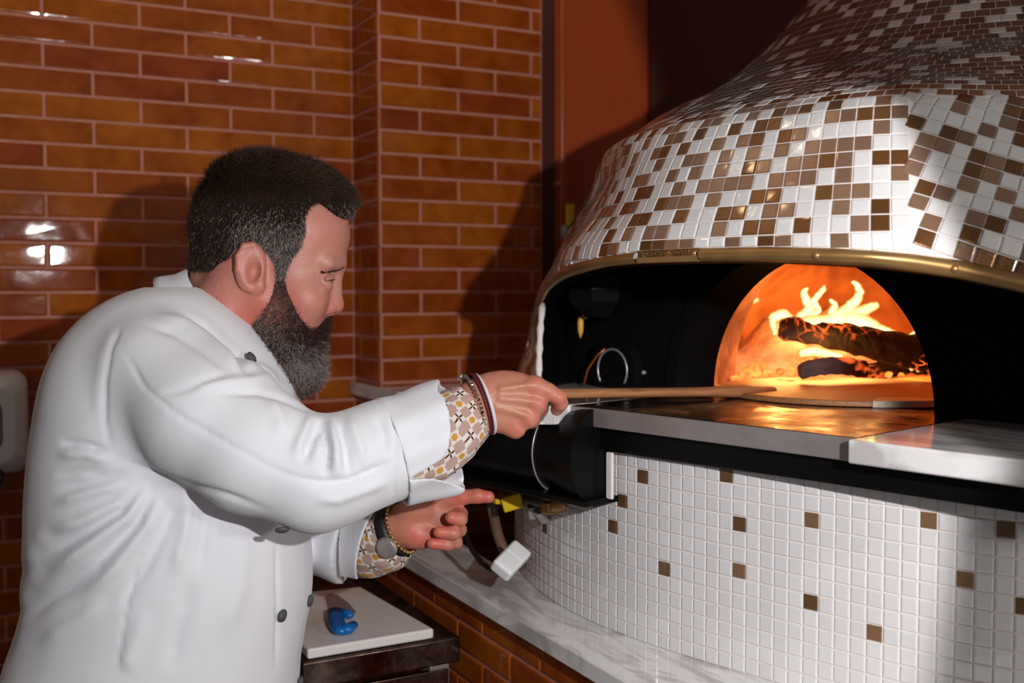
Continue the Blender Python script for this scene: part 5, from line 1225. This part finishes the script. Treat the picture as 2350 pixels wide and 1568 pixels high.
o = sleeve_tube('shirt_sleeve', [(A(800, 1252, 1.64), .048), (A(850, 1250, 1.612), .052), (A(885, 1240, 1.597), .050), (A(905, 1228, 1.588), .040)], .030, person, .72, .05, 3); tag(o, 'beige shirt cuff with ochre and brown flower print')
# bracelets on the near wrist
def loop_pts(c, u, v_, ru, rv, n, a0=0): return [c+u*(ru*math.cos(a0+2*math.pi*i/n))+v_*(rv*math.sin(a0+2*math.pi*i/n)) for i in range(n)]
wt = A(1120, 915, 1.428)-A(1060, 958, 1.415); wt /= np.linalg.norm(wt); wu = np.array([0, 1.0, 0]); wu = wu-wt*(wu@wt); wu /= np.linalg.norm(wu); wv = np.cross(wt, wu)
wt2 = A(1118, 922, 1.42)-A(1068, 938, 1.42); wt2 /= np.linalg.norm(wt2); wv2 = np.cross(wt2, wu); wv2 /= np.linalg.norm(wv2)
M_SILV = M_simple('silver_bead', lin(222, 216, 206), .18, 1.0); M_BBEAD = M_simple('black_bead', (.008, .008, .010), .2); M_CORD = M_simple('maroon_cord', lin(92, 22, 34), .6); M_WCORD = M_simple('white_cord', lin(206, 204, 206), .6)
cb = A(1087, 932, 1.424)
bead = bpy.data.objects.new('bead_bracelet', None); COL.objects.link(bead); bead.parent = person; tag(bead, 'bracelet of silver and black beads')
for i, q in enumerate(loop_pts(cb, wu, wv2, .0330, .0425, 46)):
    mb = MB(); c = Vector(to_room(q[None])[0]); mb.lathe(c-Vector(to_room(wt2[None])[0])*.0, [(.0017, -.0022), (.0029, -.0012), (.0029, .0012), (.0017, .0022)], 6, ax=tuple(to_room(np.cross(wt2, q-cb)[None])[0])); mb.build('bead', M_BBEAD if i in (3, 4, 33, 34, 36, 37, 43, 44) else M_SILV, bead)
for k_, (dx_, mat, rr_, nm) in enumerate(((.0085, M_CORD, .0019, 'maroon_cord'), (.0125, M_CORD, .0019, 'maroon_cord'), (.0150, M_WCORD, .0026, 'white_cord'))):
    q = loop_pts(cb+wt2*dx_+np.array([0, 0, -.001*k_]), wu, wv2, .0335, .0425-.0008*k_, 40, k_); mb = MB(); mb.tube([Vector(p_) for p_ in to_room(np.array(q+[q[0]]))], rr_, 8, cap=False); mb.build(nm, mat, person, smooth=True)
mb = MB(); mb.tube([at(1049, 873, 1.40), at(1063, 858, 1.40)], .0017, 8); mb.build('bracelet_clasp', M_SILV, person, smooth=True)
# watch and bead string on the far wrist
wt = A(945, 1205, 1.58)-A(885, 1232, 1.60); wt /= np.linalg.norm(wt); wu = np.array([0, 1.0, 0]); wu = wu-wt*(wu@wt); wu /= np.linalg.norm(wu); wv = np.cross(wt, wu); cb = A(905, 1222, 1.588)
mb = MB(); rows = []
for a in np.linspace(0, 2*math.pi, 49):
    rows.append([Vector(to_room((cb+wu*(ru*math.cos(a))+wv*((ru+.006)*math.sin(a))+wt*h)[None])[0]) for ru, h in ((.0315, -.009), (.0335, -.009), (.0335, .009), (.0315, .009))])
mb.grid(np.array([[tuple(q) for q in r] for r in rows])); wb = mb.build('watch_strap', M_simple('black_leather', (.006, .006, .007), .5), person, smooth=True); tag(wb, 'black watch strap')
cw_ = cb-wu*.034+wv*(-.010); mb = MB(); mb.lathe(Vector(to_room(cw_[None])[0]), [(.016, 0), (.017, .003), (.015, .007), (.013, .008)], 24, ax=tuple(to_room((-wu)[None])[0])); mb.build('watch_case', M_STEEL, person, smooth=False, bevel=.0006)
for i, q in enumerate(loop_pts(cb+wt*.0145, wu, wv, .0325, .0375, 30)):
    if i == 0: st2 = bpy.data.objects.new('bead_bracelet', None); COL.objects.link(st2); st2.parent = person; tag(st2, 'bracelet of golden beads')
    mb = MB(); mb.lathe(Vector(to_room(q[None])[0]), [(.002, -.0028), (.0034, 0), (.002, .0028)], 8, ax=tuple(to_room(np.cross(wt, q-cb)[None])[0])); mb.build('bead', M_BRASS, st2, smooth=True)

# ---------------------------------------------------------------- raise everything so that the floor lies at zero
for o in SC.objects:
    if o.parent is None: o.location.z += H
